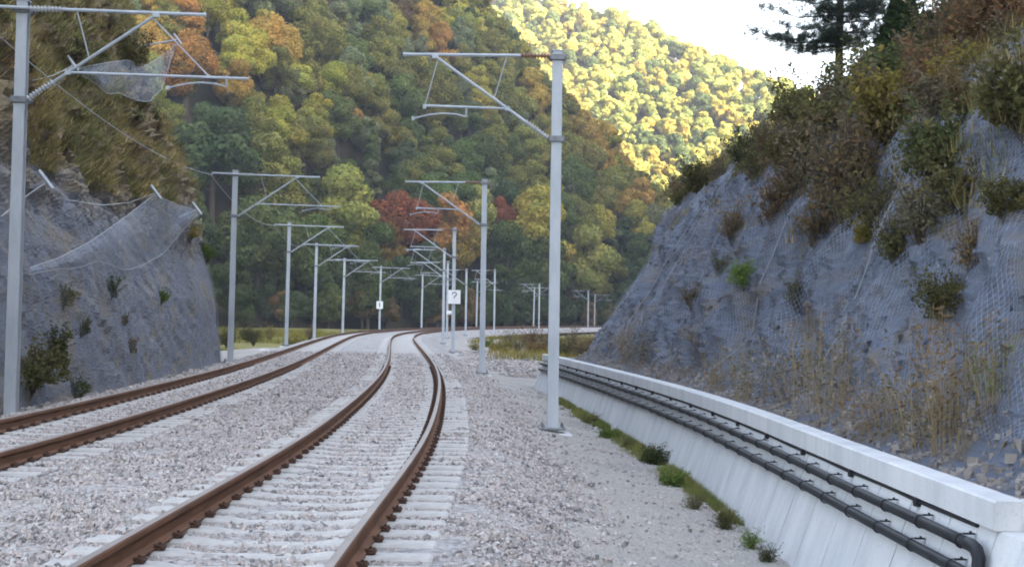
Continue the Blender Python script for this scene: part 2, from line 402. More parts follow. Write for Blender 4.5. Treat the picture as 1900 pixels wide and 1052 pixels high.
class Pick:
    """nearest visible point of a slope at a place in view"""
    def __init__(s, P, N):
        s.P = P.reshape(-1, 3); s.N = N.reshape(-1, 3); v = s.P - CAM; k = FPX / np.maximum(v @ FW, .1)
        s.x = 950 + (v @ RT) * k; s.y = 526 - (v @ UP) * k; s.d = v @ FW
    def __call__(s, x, y, r=14):
        q = np.hypot(s.x - x, s.y - y); i = np.where(q < r)[0]
        if len(i) == 0: i = np.array([np.argmin(q)])
        j = i[np.argmin(s.d[i] + q[i] * .02)]; return s.P[j].copy(), s.N[j].copy()
pickR = Pick(PR, NR); pickL = Pick(PL, NL)

# the right cutting's hill, unseen and shaped to block the sun; wooded hills ahead
def hillmesh(name, xs, ys, fn, mat, noise=2.0):
    X, Y = np.meshgrid(xs, ys); Z = fn(X, Y) + noise * fbm(np.stack([X.ravel() * .03, Y.ravel() * .03, X.ravel() * 0], 1), 3).reshape(X.shape)
    return struct(mk(name, np.stack([X.ravel(), Y.ravel(), Z.ravel()], 1), grid_faces(len(ys), len(xs)), mat, None, True))
def hillR(X, Y):
    foot = np.interp(Y, [-400, 0, 50, 58, 75, 110, 400, 520], [14, 18, 16.5, 26, 45, 58, 85, 110])
    top = np.interp(Y, [-400, 380, 470, 560], [235, 235, 120, -30])
    d = X - foot
    return np.minimum(np.where(d < 0, d * 2.5 - 3, 12 + d * 1.15), top + 0 * d) - np.where(Y > 56, 13, 0)
hillmesh('right_sun_block_hill', np.linspace(8, 420, 104), np.linspace(-400, 560, 170), hillR, M['forest_floor'], 1.5)
def sm(a, b, k=6.):
    h = np.clip(.5 + .5 * (b - a) / k, 0, 1); return b * (1 - h) + a * h - k * h * (1 - h)
YBX = ([-160, -100, -60, -30, 0, 20, 45, 80], [175, 205, 250, 300, 345, 370, 395, 420])
def hillN(X, Y):
    yb = np.interp(X, *YBX)
    return np.maximum(sm(.74 * (Y - yb), 1.12 * (65 - X) - .05 * (Y - 400)), -12) - 1.5
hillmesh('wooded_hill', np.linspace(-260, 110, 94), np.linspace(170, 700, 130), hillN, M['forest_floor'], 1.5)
def hillF(X, Y):
    a = .62 * (Y - 545); top = 158 - .6 * (X - 40)
    return np.maximum(sm(a, top + .0 * Y, 12), -8) - 2
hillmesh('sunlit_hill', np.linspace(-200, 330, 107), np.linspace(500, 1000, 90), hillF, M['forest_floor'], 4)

# ---------------------------------------------------------------- railway tracks
RAILP = [(-.075, -.172), (-.075, -.16), (-.012, -.142), (-.009, -.06), (-.036, -.045), (-.036, -.012), (-.028, -.002), (0, .001), (.028, -.002), (.036, -.012), (.036, -.045), (.009, -.06), (.012, -.142), (.075, -.16), (.075, -.172)]
def sleeper_mesh():
    b = MB(); rings = []
    for x, w_, z in ((-1.3, .26, -.19), (-1.28, .29, -.178), (-.55, .28, -.176), (-.35, .23, -.2), (.35, .23, -.2), (.55, .28, -.176), (1.28, .29, -.178), (1.3, .26, -.19)):
        rings.append([(x, -w_ / 2 - .02, -.36), (x, -w_ / 2, z - .02), (x, -w_ / 2 + .02, z), (x, w_ / 2 - .02, z), (x, w_ / 2, z - .02), (x, w_ / 2 + .02, -.36)])
    b.strip(rings, True, True); o = b.build('sleeper', M['sleeper']); me = o.data; bpy.data.objects.remove(o); return me
def clip_mesh():
    b = MB()
    b.box((0, 0, .012), (.1, .15, .03), None, .008)
    b.box((.035, 0, .03), (.045, .16, .035), None, .008)
    b.tube([(-.05, -.055, .035), (-.01, -.075, .05), (.04, -.055, .055), (.045, -.02, .045), (-.045, -.012, .05), (-.055, 0, .052), (-.045, .012, .05), (.045, .02, .045), (.04, .055, .055), (-.01, .075, .05), (-.05, .055, .035)], .011, 6)
    b.tube([(0, 0, .02), (0, 0, .075)], .02, 6); b.tube([(0, 0, .06), (0, 0, .085)], .016, 6)
    o = b.build('clip', M['clip']); me = o.data; bpy.data.objects.remove(o); return me
ME_S, ME_C = sleeper_mesh(), clip_mesh()
def make_track(label, o0, dmin, n_near, n_clip, d_far):
    root = tag(empty('railway_track', (*TR.off(10, o0), 0)), label, 'railway track', 'curving double track')
    inv = -np.array(root.location)
    for sgn in (-1, 1):
        c = o0 + sgn * (1.435 + .072) / 2; ds = np.concatenate([np.arange(max(0, dmin - 9), 150, .5), np.arange(150, TR.L - 2, 1.5)])
        rings = []; top = []
        for d in ds:
            p, t = TR.at(d); t = t / np.linalg.norm(t); n = np.array([t[1], -t[0]])
            wv = .0
            rings.append([[*(p + n * (c + x)), z] for x, z in RAILP]); top.append([[*(p + n * (c + x)), z] for x, z in ((-.029, -.0005), (0, .0035), (.029, -.0005))])
        b = MB(); b.strip([np.array(r) + inv for r in rings]); ra = b.build('rail', M['rust'], root, False)
        b = MB(); b.strip([np.array(r) + inv for r in top]); b.build('running_surface', M['rail_top'], ra, True)
    d = dmin; k = 0; far = MB(); sv = np.array([v.co[:] for v in ME_S.vertices]); 
    while d < d_far:
        p = TR.off(d, o0); _, t = TR.at(d); rz = math.atan2(-t[0], t[1])
        if k < n_near:
            s = bpy.data.objects.new('sleeper', ME_S); COL.objects.link(s); s.parent = root; s.location = Vector((p[0], p[1], random.uniform(-.006, .004))) + Vector(inv); s.rotation_euler = (0, 0, rz + random.uniform(-.004, .004))
            if k < n_clip:
                for sg in (-1, 1):
                    for io in (-1, 1):
                        c = bpy.data.objects.new('clip', ME_C); COL.objects.link(c); c.parent = s
                        c.location = (sg * .7535 + io * .1, 0, -.17); c.rotation_euler = (0, 0, 0 if io > 0 else math.pi); c.scale = (.72, .6, .62)
        else:
            c_, s_ = math.cos(rz), math.sin(rz); Rm = np.array([[c_, -s_, 0], [s_, c_, 0], [0, 0, 1]])
            far.add(sv @ Rm.T + np.array([p[0], p[1], 0]) + inv, [[f for f in pl.vertices] for pl in ME_S.polygons if len(pl.vertices) == 4])
        d += .6; k += 1
    tag(far.build('far_sleepers', M['sleeper'], root), None, None, None, 'stuff')
    return root
make_track('right-hand railway track in the foreground, two rusty rails on pale concrete sleepers', 0.0, TR.atY(8.2), 100, 72, TR.atY(140))
make_track('left-hand railway track next to the netted cliff, rusty rails swinging right', -SEP, TR.atY(15), 100, 60, TR.atY(140))

# loose ballast stones, heaped over the bed
def ballast():
    Vs = []; n = 0
    base = np.array([(-1, -1, -1), (1, -1, -1), (1, 1, -1), (-1, 1, -1), (-1, -1, 1), (1, -1, 1), (1, 1, 1), (-1, 1, 1)], float) * .6
    fq = np.array([[0, 3, 2, 1], [4, 5, 6, 7], [0, 1, 5, 4], [1, 2, 6, 5], [2, 3, 7, 6], [3, 0, 4, 7]])
    zt = lambda o: np.interp(o, [-7.3, -6.75, -6.15, -5.9, 1.7, 1.95, 2.5, 3.4], [-.74, -.5, -.24, -.215, -.22, -.33, -.62, -.72])
    out = []
    for (y0, y1, den, size) in ((8, 15, 620, .027), (15, 22, 480, .031), (22, 32, 300, .036), (32, 48, 150, .045), (48, 70, 60, .06)):
        a, b = TR.atY(y0), TR.atY(y1); cnt = int(den * (b - a) * 10.4)
        d = rng.uniform(a, b, cnt); o = rng.uniform(-7.2, 3.2, cnt)
        keep = (o < 2.2) | (rng.random(cnt) < np.clip((3.1 - o) / 1.2, 0, 1) ** 1.6)
        d, o = d[keep], o[keep]
        xy = np.stack([np.interp(d, TR.s, TR.p[:, 0]), np.interp(d, TR.s, TR.p[:, 1])], 1); t = np.stack([np.interp(d, TR.s, TR.t[:, 0]), np.interp(d, TR.s, TR.t[:, 1])], 1)
        xy = xy + np.stack([t[:, 1], -t[:, 0]], 1) * o[:, None]
        ok = np.abs(xy[:, 0] / xy[:, 1]) < .36
        for oc, dm in ((0, TR.atY(8.2)), (-SEP, TR.atY(15))):
            r = o - oc; ph = np.abs(((d - dm) / .6 + .5) % 1 - .5) * .6
            onsl = (np.abs(r) < 1.32) & (ph < .15)
            ok &= ~(onsl & (rng.random(len(o)) > .27)); ok &= np.abs(np.abs(r) - .7535) > .105
            ok &= ~((np.abs(np.abs(r) - .7535) < .24) & (ph < .13))
        xy, o = xy[ok], o[ok]; n_ = len(o)
        lump = fbm(np.stack([xy[:, 0] * 1.6, xy[:, 1] * 1.6, xy[:, 0] * 0], 1), 3)
        inside = (np.abs(o) < .7) | (np.abs(o + SEP) < .7)
        z = zt(o) + rng.uniform(-.004, .018, n_) + np.where(inside, -.004, np.clip(lump, -.6, 1) * .03)
        sc = size * rng.uniform(.6, 1.25, (n_, 1)) * rng.uniform(.6, 1.2, (n_, 3))
        q = rng.normal(size=(n_, 4)); q /= np.linalg.norm(q, axis=1)[:, None]; a_, b_, c_, d_ = q.T
        Rm = np.stack([1 - 2 * (c_ * c_ + d_ * d_), 2 * (b_ * c_ - d_ * a_), 2 * (b_ * d_ + c_ * a_), 2 * (b_ * c_ + d_ * a_), 1 - 2 * (b_ * b_ + d_ * d_), 2 * (c_ * d_ - b_ * a_), 2 * (b_ * d_ - c_ * a_), 2 * (c_ * d_ + b_ * a_), 1 - 2 * (b_ * b_ + c_ * c_)], 1).reshape(-1, 3, 3)
        L = base[None] * (1 + rng.uniform(-.45, .25, (n_, 8, 1))) + rng.uniform(-.18, .18, (n_, 8, 3))
        L = np.einsum('nij,nvj->nvi', Rm, L * sc[:, None, :]) + np.stack([xy[:, 0], xy[:, 1], z], 1)[:, None, :]
        out.append(L.reshape(-1, 3))
    Vv = np.concatenate(out); k = len(Vv) // 8
    F = (fq[None] + (np.arange(k) * 8)[:, None, None]).reshape(-1, 4)
    tag(mk('ballast_stones', Vv, F, M['stone']), 'loose pale grey and pinkish ballast stones around the tracks', 'gravel', None, 'stuff')
ballast()

# ---------------------------------------------------------------- catenary masts
def h_profile(w_, d_, t=.016):
    x, y = w_ / 2, d_ / 2
    return [(-x, -y), (x, -y), (x, -y + t), (t / 2, -y + t), (t / 2, y - t), (x, y - t), (x, y), (-x, y), (-x, y - t), (-t / 2, y - t), (-t / 2, -y + t), (-x, -y + t)]
def make_mast(H, kind, name='catenary_mast'):
    """kind +1: long push-off arm to the right (+x); -1: shorter pull-off arm to the left"""
    root = empty(name); sg = kind
    b = MB(); pr = h_profile(.21, .2); b.strip([[(x, y, -.25) for x, y in pr], [(x * .9, y * .95, H) for x, y in pr]], True, True)
    post = b.build('post', M['galv'], root)
    b = MB(); b.box((0, 0, .02), (.5, .5, .04), None, .006)
    for x in (-.19, .19):
        for y in (-.19, .19): b.tube([(x, y, .03), (x, y, .13)], .018, 6); b.tube([(x, y, .045), (x, y, .075)], .032, 6)
    b.build('base_plate', M['galv_dark'], root)
    b = MB(); b.box((0, 0, -.40), (.75, .75, .68), None, .03); b.build('footing', M['concrete'], root)
    zt = H - (.15 if kind > 0 else .12)
    b = MB()
    for z in (zt, zt - 1.58):
        b = MB(); b.box((0, -.122, z), (.3, .04, .11), None, .008); b.box((0, .122, z), (.3, .04, .11), None, .008); b.tube([(-.16, -.17, z), (-.16, .17, z)], .014, 6); b.tube([(.16, -.17, z), (.16, .17, z)], .014, 6)
        b.build('clamp', M['galv_dark'], root)
    b = MB(); b.box((0, 0, H + .012), (.225, .215, .03), None, .006); b.build('cap', M['galv'], root)
    yo = -.19
    L = 3.2 if kind > 0 else 2.95; ov = .86 if kind > 0 else .0
    b = MB(); b.tube([(sg * .72, yo, zt), (sg * L, yo, zt - .02)], .032, 8); b.tube([(sg * (L - .02), yo, zt - .02), (sg * (L + .03), yo, zt - .02)], .04, 8)
    b.build('top_tube', M['galv'], root)
    if ov:
        b = MB(); b.tube([(sg * .16, yo, zt + .01), (-sg * ov, yo, zt + .03)], .03, 8); b.tube([(-sg * ov, yo, zt + .03), (-sg * ov, yo, zt - .06)], .03, 6); b.build('back_arm', M['galv'], root)
    def insul(p, q, mat):
        p, q = np.array(p), np.array(q); b = MB(); b.tube([p, q], .028, 8); k = 9
        for i in range(k):
            c = p + (q - p) * (i + .5) / k; a = (q - p) / np.linalg.norm(q - p) * .012
            b.tube([c - a, c + a], [.058, .045], 10)
        b.build('insulator', mat, root)
    insul((sg * .16, yo, zt), (sg * .72, yo, zt), M['insul_grey'] if kind > 0 else M['insul'])
    A = np.array((sg * .17, yo, zt - 1.58)); B = np.array((sg * 2.36, yo, zt - .05)); dirv = (B - A) / np.linalg.norm(B - A)
    insul(A, A + dirv * .55, M['insul_grey'])
    b = MB(); b.tube([A + dirv * .55, B], .03, 8); b.box(B, (.12, .07, .07)); b.build('strut', M['galv'], root)
    if kind > 0: rx0, rx1, hx, dx, zr = .86, 4.0, 3.3, 3.62, zt - 1.2
    else: rx0, rx1, hx, dx, zr = .96, 2.58, 2.55, 1.75, zt - 1.1
    s0 = A + (B - A) * ((rx0 - .17) / (2.36 - .17))
    zr0 = s0[2]
    b = MB(); b.tube([(sg * rx0, yo, zr0), (sg * rx1, yo, zr0 + (-.02 if kind > 0 else .03))], .024, 8); b.box((sg * rx0, yo, zr0), (.1, .06, .08)); b.build('registration_tube', M['galv'], root)
    b = MB(); b.tube([B + np.array((-sg * .05, 0, -.06)), (sg * hx, yo, zr0 + .01)], .013, 6); b.box((sg * hx, yo, zr0), (.06, .05, .06)); b.build('hanger', M['galv'], root)
    u = A + (B - A) * .48
    b = MB(); b.tube([(sg * .98, yo, zt - .01), u], .013, 6); b.build('stay', M['galv'], root)
    b = MB(); b.tube([(sg * dx, yo, zr0 + .03), (sg * dx, yo, zr0 - .17)], .022, 6)
    d = -1 if kind > 0 else 1
    pts = [(sg * (dx + d * t), yo, zr0 - .17 + z) for t, z in ((0, 0), (.2, .045), (.45, .06), (.7, .03), (1.02, -.05))]
    b.tube(pts, .016, 6); b.box(pts[-1], (.05, .04, .07)); b.build('steady_arm', M['galv'], root)
    return root
protoL = make_mast(7.3, 1); protoR = make_mast(7.3, -1)
mastsL = [(20, 775, 27.4, -.4, 'nearest left catenary mast, cut by the left edge of the photo before the netted cliff'),
          (427, 672, 59.6, -.4, 'second left mast, standing at the far corner of the netted cliff'),
          (531, 640, 93.3, -.42, 'third mast of the left row, right in front of the bright yellow bush'),
          (583, 628, 119, -.45, 'fourth mast of the left row, just right of the bright yellow bush'),
          (636, 613, 150, -.45, 'fifth mast of the left row, between the yellow bush and the masts with plates'),
          (704, 612, 173, -.45, 'sixth mast of the left row, the one carrying a small white number plate'),
          (782, 607, 203, -.45, 'left-row mast seen just above the bend of the right-hand rails'),
          (884, 605, 238, -.45, 'thin far mast half hidden left of the second right mast'),
          (990, 604, 275, -.45, 'left one of the close pair of distant masts beside the nearest right mast'),
          (1103, 599, 340, -.45, 'most distant mast, rightmost by the edge of the rock slope')]
mastsR = [(1025, 795, 30.2, -.62, 'nearest right catenary mast, tall and full height beside the concrete wall'),
          (894, 692, 59, -.62, 'second mast of the right row, standing in the gravel beside the yellow grass'),
          (840, 657, 92, -.62, 'third mast of the right row, the one carrying the large white board'),
          (822, 640, 120, -.62, 'fourth mast of the right row, just left of the two with white boards'),
          (829, 632, 148, -.62, 'fifth mast of the right row, the one carrying the tiny white plate'),
          (864, 622, 171, -.62, 'right-row mast standing between the white board and the second right mast'),
          (917, 607, 200, -.62, 'tall thin far mast just right of the second right mast'),
          (1000, 607, 238, -.62, 'right one of the close pair of distant masts beside the nearest right mast'),
          (1091, 604, 285, -.62, 'distant mast left of the farthest one, before the forest by the rock slope')]
first = {1: True, -1: True}; MAST = {}
for lst, kind, proto in ((mastsL, 1, protoL), (mastsR, -1, protoR)):
    for i, (px, py, Y, z, lab) in enumerate(lst):
        o = proto if first[kind] else copy_tree(proto); first[kind] = False
        X = atY(px, py, Y)[0]; _, t = TR.at(TR.atY(Y)); o.location = (X, Y, z); rz = math.atan2(-t[0], t[1])
        o.rotation_euler = (0, R(.3) * kind, rz * .8)
        if kind < 0 and i == 6: o.scale = (1, 1, 1.12)
        MAST[(kind, i)] = o
        tag(o, lab, 'mast', 'overhead line masts of the left row' if kind > 0 else 'overhead line masts of the right row')
# plates on the masts
def plate(w_, h_, loc, rz, label, mark):
    root = tag(empty('mast_sign', loc, rz), label, 'sign')
    b = MB(); b.box((0, 0, 0), (w_, .02, h_), None, .006); b.build('panel', M['white'], root)
    b = MB(); b.box((-w_ * .3, .03, 0), (.04, .05, h_ * .5)); b.box((w_ * .3, .03, 0), (.04, .05, h_ * .5)); b.box((0, .05, 0), (w_ * .9, .02, .05)); b.build('bracket', M['galv_dark'], root)
    b = MB(); y = -.0145
    if mark == 'board':
        pts = [(math.cos(a) * w_ * .17, y, h_ * .2 + math.sin(a) * h_ * .15) for a in np.linspace(math.pi, -.5 * math.pi, 12)]
        for p, q in zip(pts[:-1], pts[1:]): b.tube([p, q], .03, 6)
        b.tube([(0, y, h_ * .05), (0, y, -h_ * .1)], .03, 6)
    elif mark == 'number':
        b.box((0, y, 0), (w_ * .14, .005, h_ * .55)); b.box((-w_ * .1, y, h_ * .2), (w_ * .14, .005, h_ * .1))
    else:
        b.box((0, y, -h_ * .28), (w_ * .7, .005, h_ * .12))
    b.build('mark', M['black'], root)
P = atY(843, 551, 91.6); plate(.72, .8, P, 0, 'large square white board with a dark mark, on the third right mast', 'board')
P = atY(835, 580, 147.6); plate(.62, .36, P, 0, 'tiny white plate low on a thin mast, left of and below the large board', 'line')
P = atY(704.5, 566, 172.6); plate(.72, .84, P, 0, 'small white plate with a dark figure, on the sixth left mast', 'number')

# earth wire along the back arms of the left row
b = MB(); tips = [Vector((-8.6, -4, 6.95))]
for i in range(0, 7):
    o = MAST[(1, i)]; rz = o.rotation_euler.z
    tips.append(Vector(o.location) + Vector((-.86 * math.cos(rz), -.86 * math.sin(rz) - .19, 7.12)))
pts = []
for p, q in zip(tips[:-1], tips[1:]):
    for k in range(16):
        t = k / 16; v = p.lerp(q, t); v.z -= .5 * 4 * t * (1 - t); pts.append(v)
pts.append(tips[-1]); b.tube(pts, .011, 5)
tag(b.build('earth_wire', M['wire']), 'thin sagging earth wire strung along the back of the left row of masts', 'wire')

# ---------------------------------------------------------------- retaining wall with coping, pipes fixed to its face
wall = tag(empty('retaining_wall', (*WB.p[0], GZ)), 'pale concrete retaining wall of slanted panels with a raised coping, below the rock slope', 'wall')
wi = -np.array(wall.location)
d0, d1 = WB.atY(8.5), WB.atY(54.3); BAT = .34
def zb(d): return float(np.interp(d, [d0, d1], [-1.02, -.9]))           # ground along the wall foot
def zc(d): return float(np.interp(d, [d0, WB.atY(20), d1], [.15, .15, .06]))   # underside of the coping
def fo(d, z): return BAT * (z - zb(d))                                  # how far the face leans back at a height
def sec(d, prof): return np.array([[*WB.off(d, o), z] for o, z in prof]) + wi
def face_sec(d, out=0.0):
    return sec(d, [(fo(d, zb(d) - .35) - out, zb(d) - .35), (fo(d, zc(d)) - out, zc(d)), (fo(d, zc(d)) + .16, zc(d)), (fo(d, zb(d) - .35) + .16, zb(d) - .35)])
b = MB(); d = d0; k = 0
while d < d1 - .05:
    e = min(d + 1.05, d1); g = .024 if k % 4 == 0 else .01
    b.strip([face_sec(x) for x in np.linspace(d + g, e - .006, 3)], True, True); d = e; k += 1
b.build('panel_face', M['concrete'], wall)
b = MB(); b.strip([sec(x, [(fo(x, zb(x) - .35) + .03, zb(x) - .35), (fo(x, zc(x)) + .03, zc(x) - .002)]) for x in list(np.arange(d0, d1, .5)) + [d1 - .02]]); b.build('joint_backing', M['joint'], wall)
dc = WB.atY(10.55); b = MB(); d = dc
def cop(x):
    f, z = fo(x, zc(x)), zc(x); return [(f - .045, z + .004), (f - .045, z + .19), (f - .03, z + .205), (f + .17, z + .205), (f + .185, z + .19), (f + .185, z - .5), (f + .165, z - .5), (f + .165, z + .004)]
while d < d1 - .05:
    e = min(d + 5.2, d1); b.strip([sec(x, cop(x)) for x in np.linspace(d + (.004 if d > dc else .001), e - .004, 12)], True, True); d = e
cs = cop(dc); base = WB.off(dc, cs[0][0])       # the coping turns away from the line at its near end
b.strip([np.array([[base[0] + xx, base[1] + (o - cs[0][0]) * .97 - .004 - .1 * xx, z] for o, z in cs]) + wi for xx in (.236, .9, 3.0)], True, True)
b.build('coping', M['concrete'], wall)
b = MB(); b.strip([sec(x, [(fo(x, zb(x)) + .165, zb(x) - .3), (fo(x, zc(x)) + .165, zc(x) - .02), (fo(x, zc(x)) + .165, zc(x) + .1), (fo(x, zc(x)) + 1.3, zc(x) + .12)]) for x in np.arange(d0, d1 - .02, .5)]); b.build('backfill', M['debris'], wall)

pipe = tag(empty('cable_pipe', (*WB.off(d0, .3), 0)), 'pair of long black pipes on brackets along the concrete wall face, joined by a bend', 'pipe')
pi_ = -np.array(pipe.location); pe = WB.atY(10.75); DZ = (-.13, -.31); PRAD = .043
def pz(d, k): return zc(d) + DZ[k]
def poff(d, k, out=.085): return np.array([*WB.off(d, fo(d, pz(d, k)) - out), pz(d, k) + .004 * math.sin(d * .9 + k)]) + pi_
for k in (0, 1):
    b = MB(); b.tube([poff(x, k) for x in np.append(np.arange(pe if k == 0 else d0, WB.atY(54), .6), WB.atY(54))], PRAD, 12); b.build('pipe', M['pipe'], pipe, True)
b = MB(); c = poff(pe, 0)
b.tube([c + np.array(v) for v in ((0, .12, 0), (0, .02, 0), (-.004, -.1, -.012), (-.012, -.19, -.06), (-.03, -.22, -.14), (-.05, -.2, -.22))], [.046, .047, .047, .047, .047, .046], 12); b.build('bend', M['pipe'], pipe, True)
brk = MB(); lean = BAT
brk.box((.085, 0, -.09), (.012, .05, .34), [[1, 0, lean], [0, 1, 0], [-lean, 0, 1]])
for kz in (0, 1):
    cx, cz = lean * (DZ[kz] - DZ[0]), DZ[kz] - DZ[0]
    brk.box((cx + .05, 0, cz - .05), (.08, .04, .012)); brk.box((cx + .05, 0, cz + .05), (.08, .04, .01)); brk.tube([(cx + .06, 0, cz + .045), (cx + .06, 0, cz + .068)], .01, 6)
    for a0 in np.linspace(.5 * math.pi, 1.5 * math.pi, 9)[:-1]:
        a1 = a0 + math.pi / 8; brk.tube([(cx + .05 * math.cos(a0), 0, cz + .05 * math.sin(a0)), (cx + .05 * math.cos(a1), 0, cz + .05 * math.sin(a1))], .006, 5)
bo = brk.build('bracket', M['pipe'], pipe); k = 0
for d in np.arange(pe + .25, WB.atY(50), 1.05):
    o = bo if k == 0 else bo.copy()
    if k: COL.objects.link(o)
    o.location = Vector(poff(d, 0)); _, t = WB.at(d); o.rotation_euler = (0, 0, math.atan2(-t[0], t[1])); k += 1
b = MB(); b.tube([[*WB.off(x, fo(x, zc(x)) - .02), zc(x) - .022 + .004 * math.sin(x * 2.3)] for x in np.arange(WB.atY(11), WB.atY(50), .4)], .017, 6)  # dark tube and nubs stand in for the shadow in the gap below the coping
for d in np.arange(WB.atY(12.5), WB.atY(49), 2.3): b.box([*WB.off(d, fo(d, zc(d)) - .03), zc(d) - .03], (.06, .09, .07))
tag(b.build('cable_or_shade_line', M['pipe']), 'thin dark line standing in for the gap shadow under the coping', 'cable_or_shade_line')

# ---------------------------------------------------------------- rockfall netting
def set_uv(o, UVv):
    me = o.data; lay = me.uv_layers.new(name='UVMap'); idx = np.empty(len(me.loops), np.int32); me.loops.foreach_get('vertex_index', idx)
    lay.data.foreach_set('uv', np.asarray(UVv, np.float32)[idx].ravel())
def drape(name, P, N, i0, i1, j0, j1, si, sj, lift, folds, ss, os_, mat, seed):
    I = np.arange(i0, i1, si); J = np.arange(j0, j1, sj); A = P[np.ix_(I, J)].copy(); B = N[np.ix_(I, J)]
    for _ in range(2):
        A[1:-1, 1:-1] = .5 * A[1:-1, 1:-1] + .125 * (A[:-2, 1:-1] + A[2:, 1:-1] + A[1:-1, :-2] + A[1:-1, 2:])
    f = np.abs(fbm(np.stack([(ss[I][:, None] * folds + os_[J][None] * .22).ravel(), (os_[J][None] * .12 + ss[I][:, None] * 0).ravel(), np.full(len(I) * len(J), seed)], 1), 2)).reshape(len(I), len(J))
    A += B * (lift + .28 * np.clip(.35 - f, 0, 1) * 1.3)[:, :, None]
    o = mk(name, A.reshape(-1, 3), grid_faces(len(I), len(J)), mat, None, True)
    set_uv(o, np.stack([np.repeat(ss[I], len(J)), np.tile(os_[J] * 1.8, len(I))], 1)); return o
jo = lambda os_, o: int(np.searchsorted(os_, o))
def ropes(net, i0, i1, cnt):
    for i in np.linspace(i0, i1, cnt).astype(int)[:-1]:
        J = np.arange(jo(osR, .35), jo(osR, 3.3), 3); sh = np.clip(i + (J - J[0]) * .09 * rng.uniform(.5, 1.5) + 5 * fbm(np.stack([J * .05, J * 0 + i, J * 0], 1), 2), 0, PR.shape[0] - 1).astype(int)
        pts = PR[sh, J] + NR[sh, J] * .13; pts[1:-1] = .25 * pts[:-2] + .5 * pts[1:-1] + .25 * pts[2:]; b = MB(); b.tube(list(pts), .011, 5); b.build('rope', M['rope'], net)
iR = lambda Y: int(np.argmin(np.abs(PR[:, 8, 1] - Y) + (ssR > 52) * 50))
for ya, yb, oo, lab, sd_ in ((10.5, 22, 3.6, 'wire netting draped on the nearest stretch of the right-hand rock slope', 1.2), (22, 35, 3.2, 'wire netting over the middle stretch of the right-hand rock slope', 5.7), (35, 49.5, 3.3, 'wire netting hung in folds on the far stretch of the right-hand rock slope', 9.1)):
    net = drape('rockfall_netting', PR, NR, iR(ya), iR(yb), jo(osR, .4), jo(osR, oo), 2, 2, .05, .33, ssR, osR, M['net'], sd_)
    tag(net, lab, 'netting', 'wire netting sheets on the rock')
    ropes(net, iR(ya), iR(yb), 2 if ya < 20 else 3 if ya < 30 else 5)
sR_end = iR(49.5)
net = drape('rockfall_netting', PR, NR, sR_end, min(sR_end + 130, len(ssR)), jo(osR, .4), jo(osR, 3.0), 2, 2, .05, .33, ssR, osR, M['net'], 13.3)
tag(net, 'wire netting wrapped round the far corner of the right-hand rock slope', 'netting', 'wire netting sheets on the rock')
iL = lambda Y: int(np.argmin(np.abs(PL[:, 12, 1] - Y) + (ssL > 56) * 50))
net = drape('rockfall_netting', PL, NL, iL(24), iL(62) + 40, jo(osL, -.5), jo(osL, .6), 2, 2, .05, .3, ssL, osL, M['net'], 3.3)
tag(net, 'wire netting tight over the lower face of the left cliff', 'netting', 'wire netting sheets on the rock')

def barrier(upper, lower, tips, label, extra_cable):
    """net curtain held off the cliff by short posts"""
    def P3(px, lift):
        p, n = pickL(*px, 20); n = n + np.array([0, -.25, .1]); n /= np.linalg.norm(n); dist = (p - CAM) @ FW
        q = p + n * lift; d = ray(*px); Y = q[1]; return atY(*px, Y)
    U = [P3(p, .75) for p in upper]; Lw = [P3(p, .4) for p in lower]
    c = np.mean(U, axis=0); root = tag(empty('rockfall_barrier', c), label, 'rockfall barrier', 'net barriers on the left cliff')
    us = np.linspace(0, 1, 60)
    def interp(A, u):
        A = np.array(A); s = np.linspace(0, 1, len(A)); return np.stack([np.interp(u, s, A[:, k]) for k in range(3)], 1)
    Ui, Li = interp(U, us), interp(Lw, us); rows = []
    for v in np.linspace(0, 1, 16):
        r = Ui * (1 - v) + Li * v; r = r + np.array([.25, -.5, 0]) * math.sin(math.pi * v) ** .8 * .6
        r[:, 2] += .1 * fbm(np.stack([us * 9, np.full(60, v * 3), np.full(60, c[0])], 1), 2) * math.sin(math.pi * v); rows.append(r)
    G = np.array(rows); G[:, :, 2] += (.07 * np.sin(us * 21) + .08 * fbm(np.stack([us * 6, us * 0 + c[1], us * 0], 1), 2))[None] * np.linspace(0, 1, 16)[:, None] * np.sin(np.pi * us)[None]; o = mk('net', G.reshape(-1, 3) - c, grid_faces(16, 60), M['net_hang'], root, True)
    ul = np.concatenate([[0], np.cumsum(np.linalg.norm(np.diff(Ui, axis=0), axis=1))])
    set_uv(o, np.stack([np.tile(ul, 16), np.repeat(np.linspace(0, 1.6, 16), 60)], 1))
    b = MB(); b.tube([p - c for p in Ui], .009, 5); b.tube([p - c for p in G[-1]], .009, 5)
    for e in extra_cable:
        E3 = [P3(p, .7) for p in e]; b.tube([p - c for p in E3], .011, 5)
    b.build('cable_or_shade_line', M['wire'], root)
    for t in tips:
        tip = P3(t, .95); p, n = pickL(*t, 25); foot = p - n * .2 + np.array([0, 0, -.25])
        b = MB(); b.tube([foot - c, tip - c], .035, 8)
        b.tube([tip - c + np.array((-.17, 0, .22)), tip - c + np.array((.14, 0, -.17))], .045, 8); b.build('post', M['galv'], root)
barrier([(55, 497), (110, 478), (165, 450), (220, 412), (286, 362), (330, 380), (368, 392)], [(52, 510), (125, 499), (175, 488), (225, 498), (262, 502), (304, 468), (366, 398)],
        [(86, 336), (290, 358), (366, 388)], 'lower net barrier on short posts across the middle of the left cliff', [[(2, 402), (40, 370), (86, 338)], [(86, 338), (130, 372), (190, 381), (240, 376), (290, 358)]])
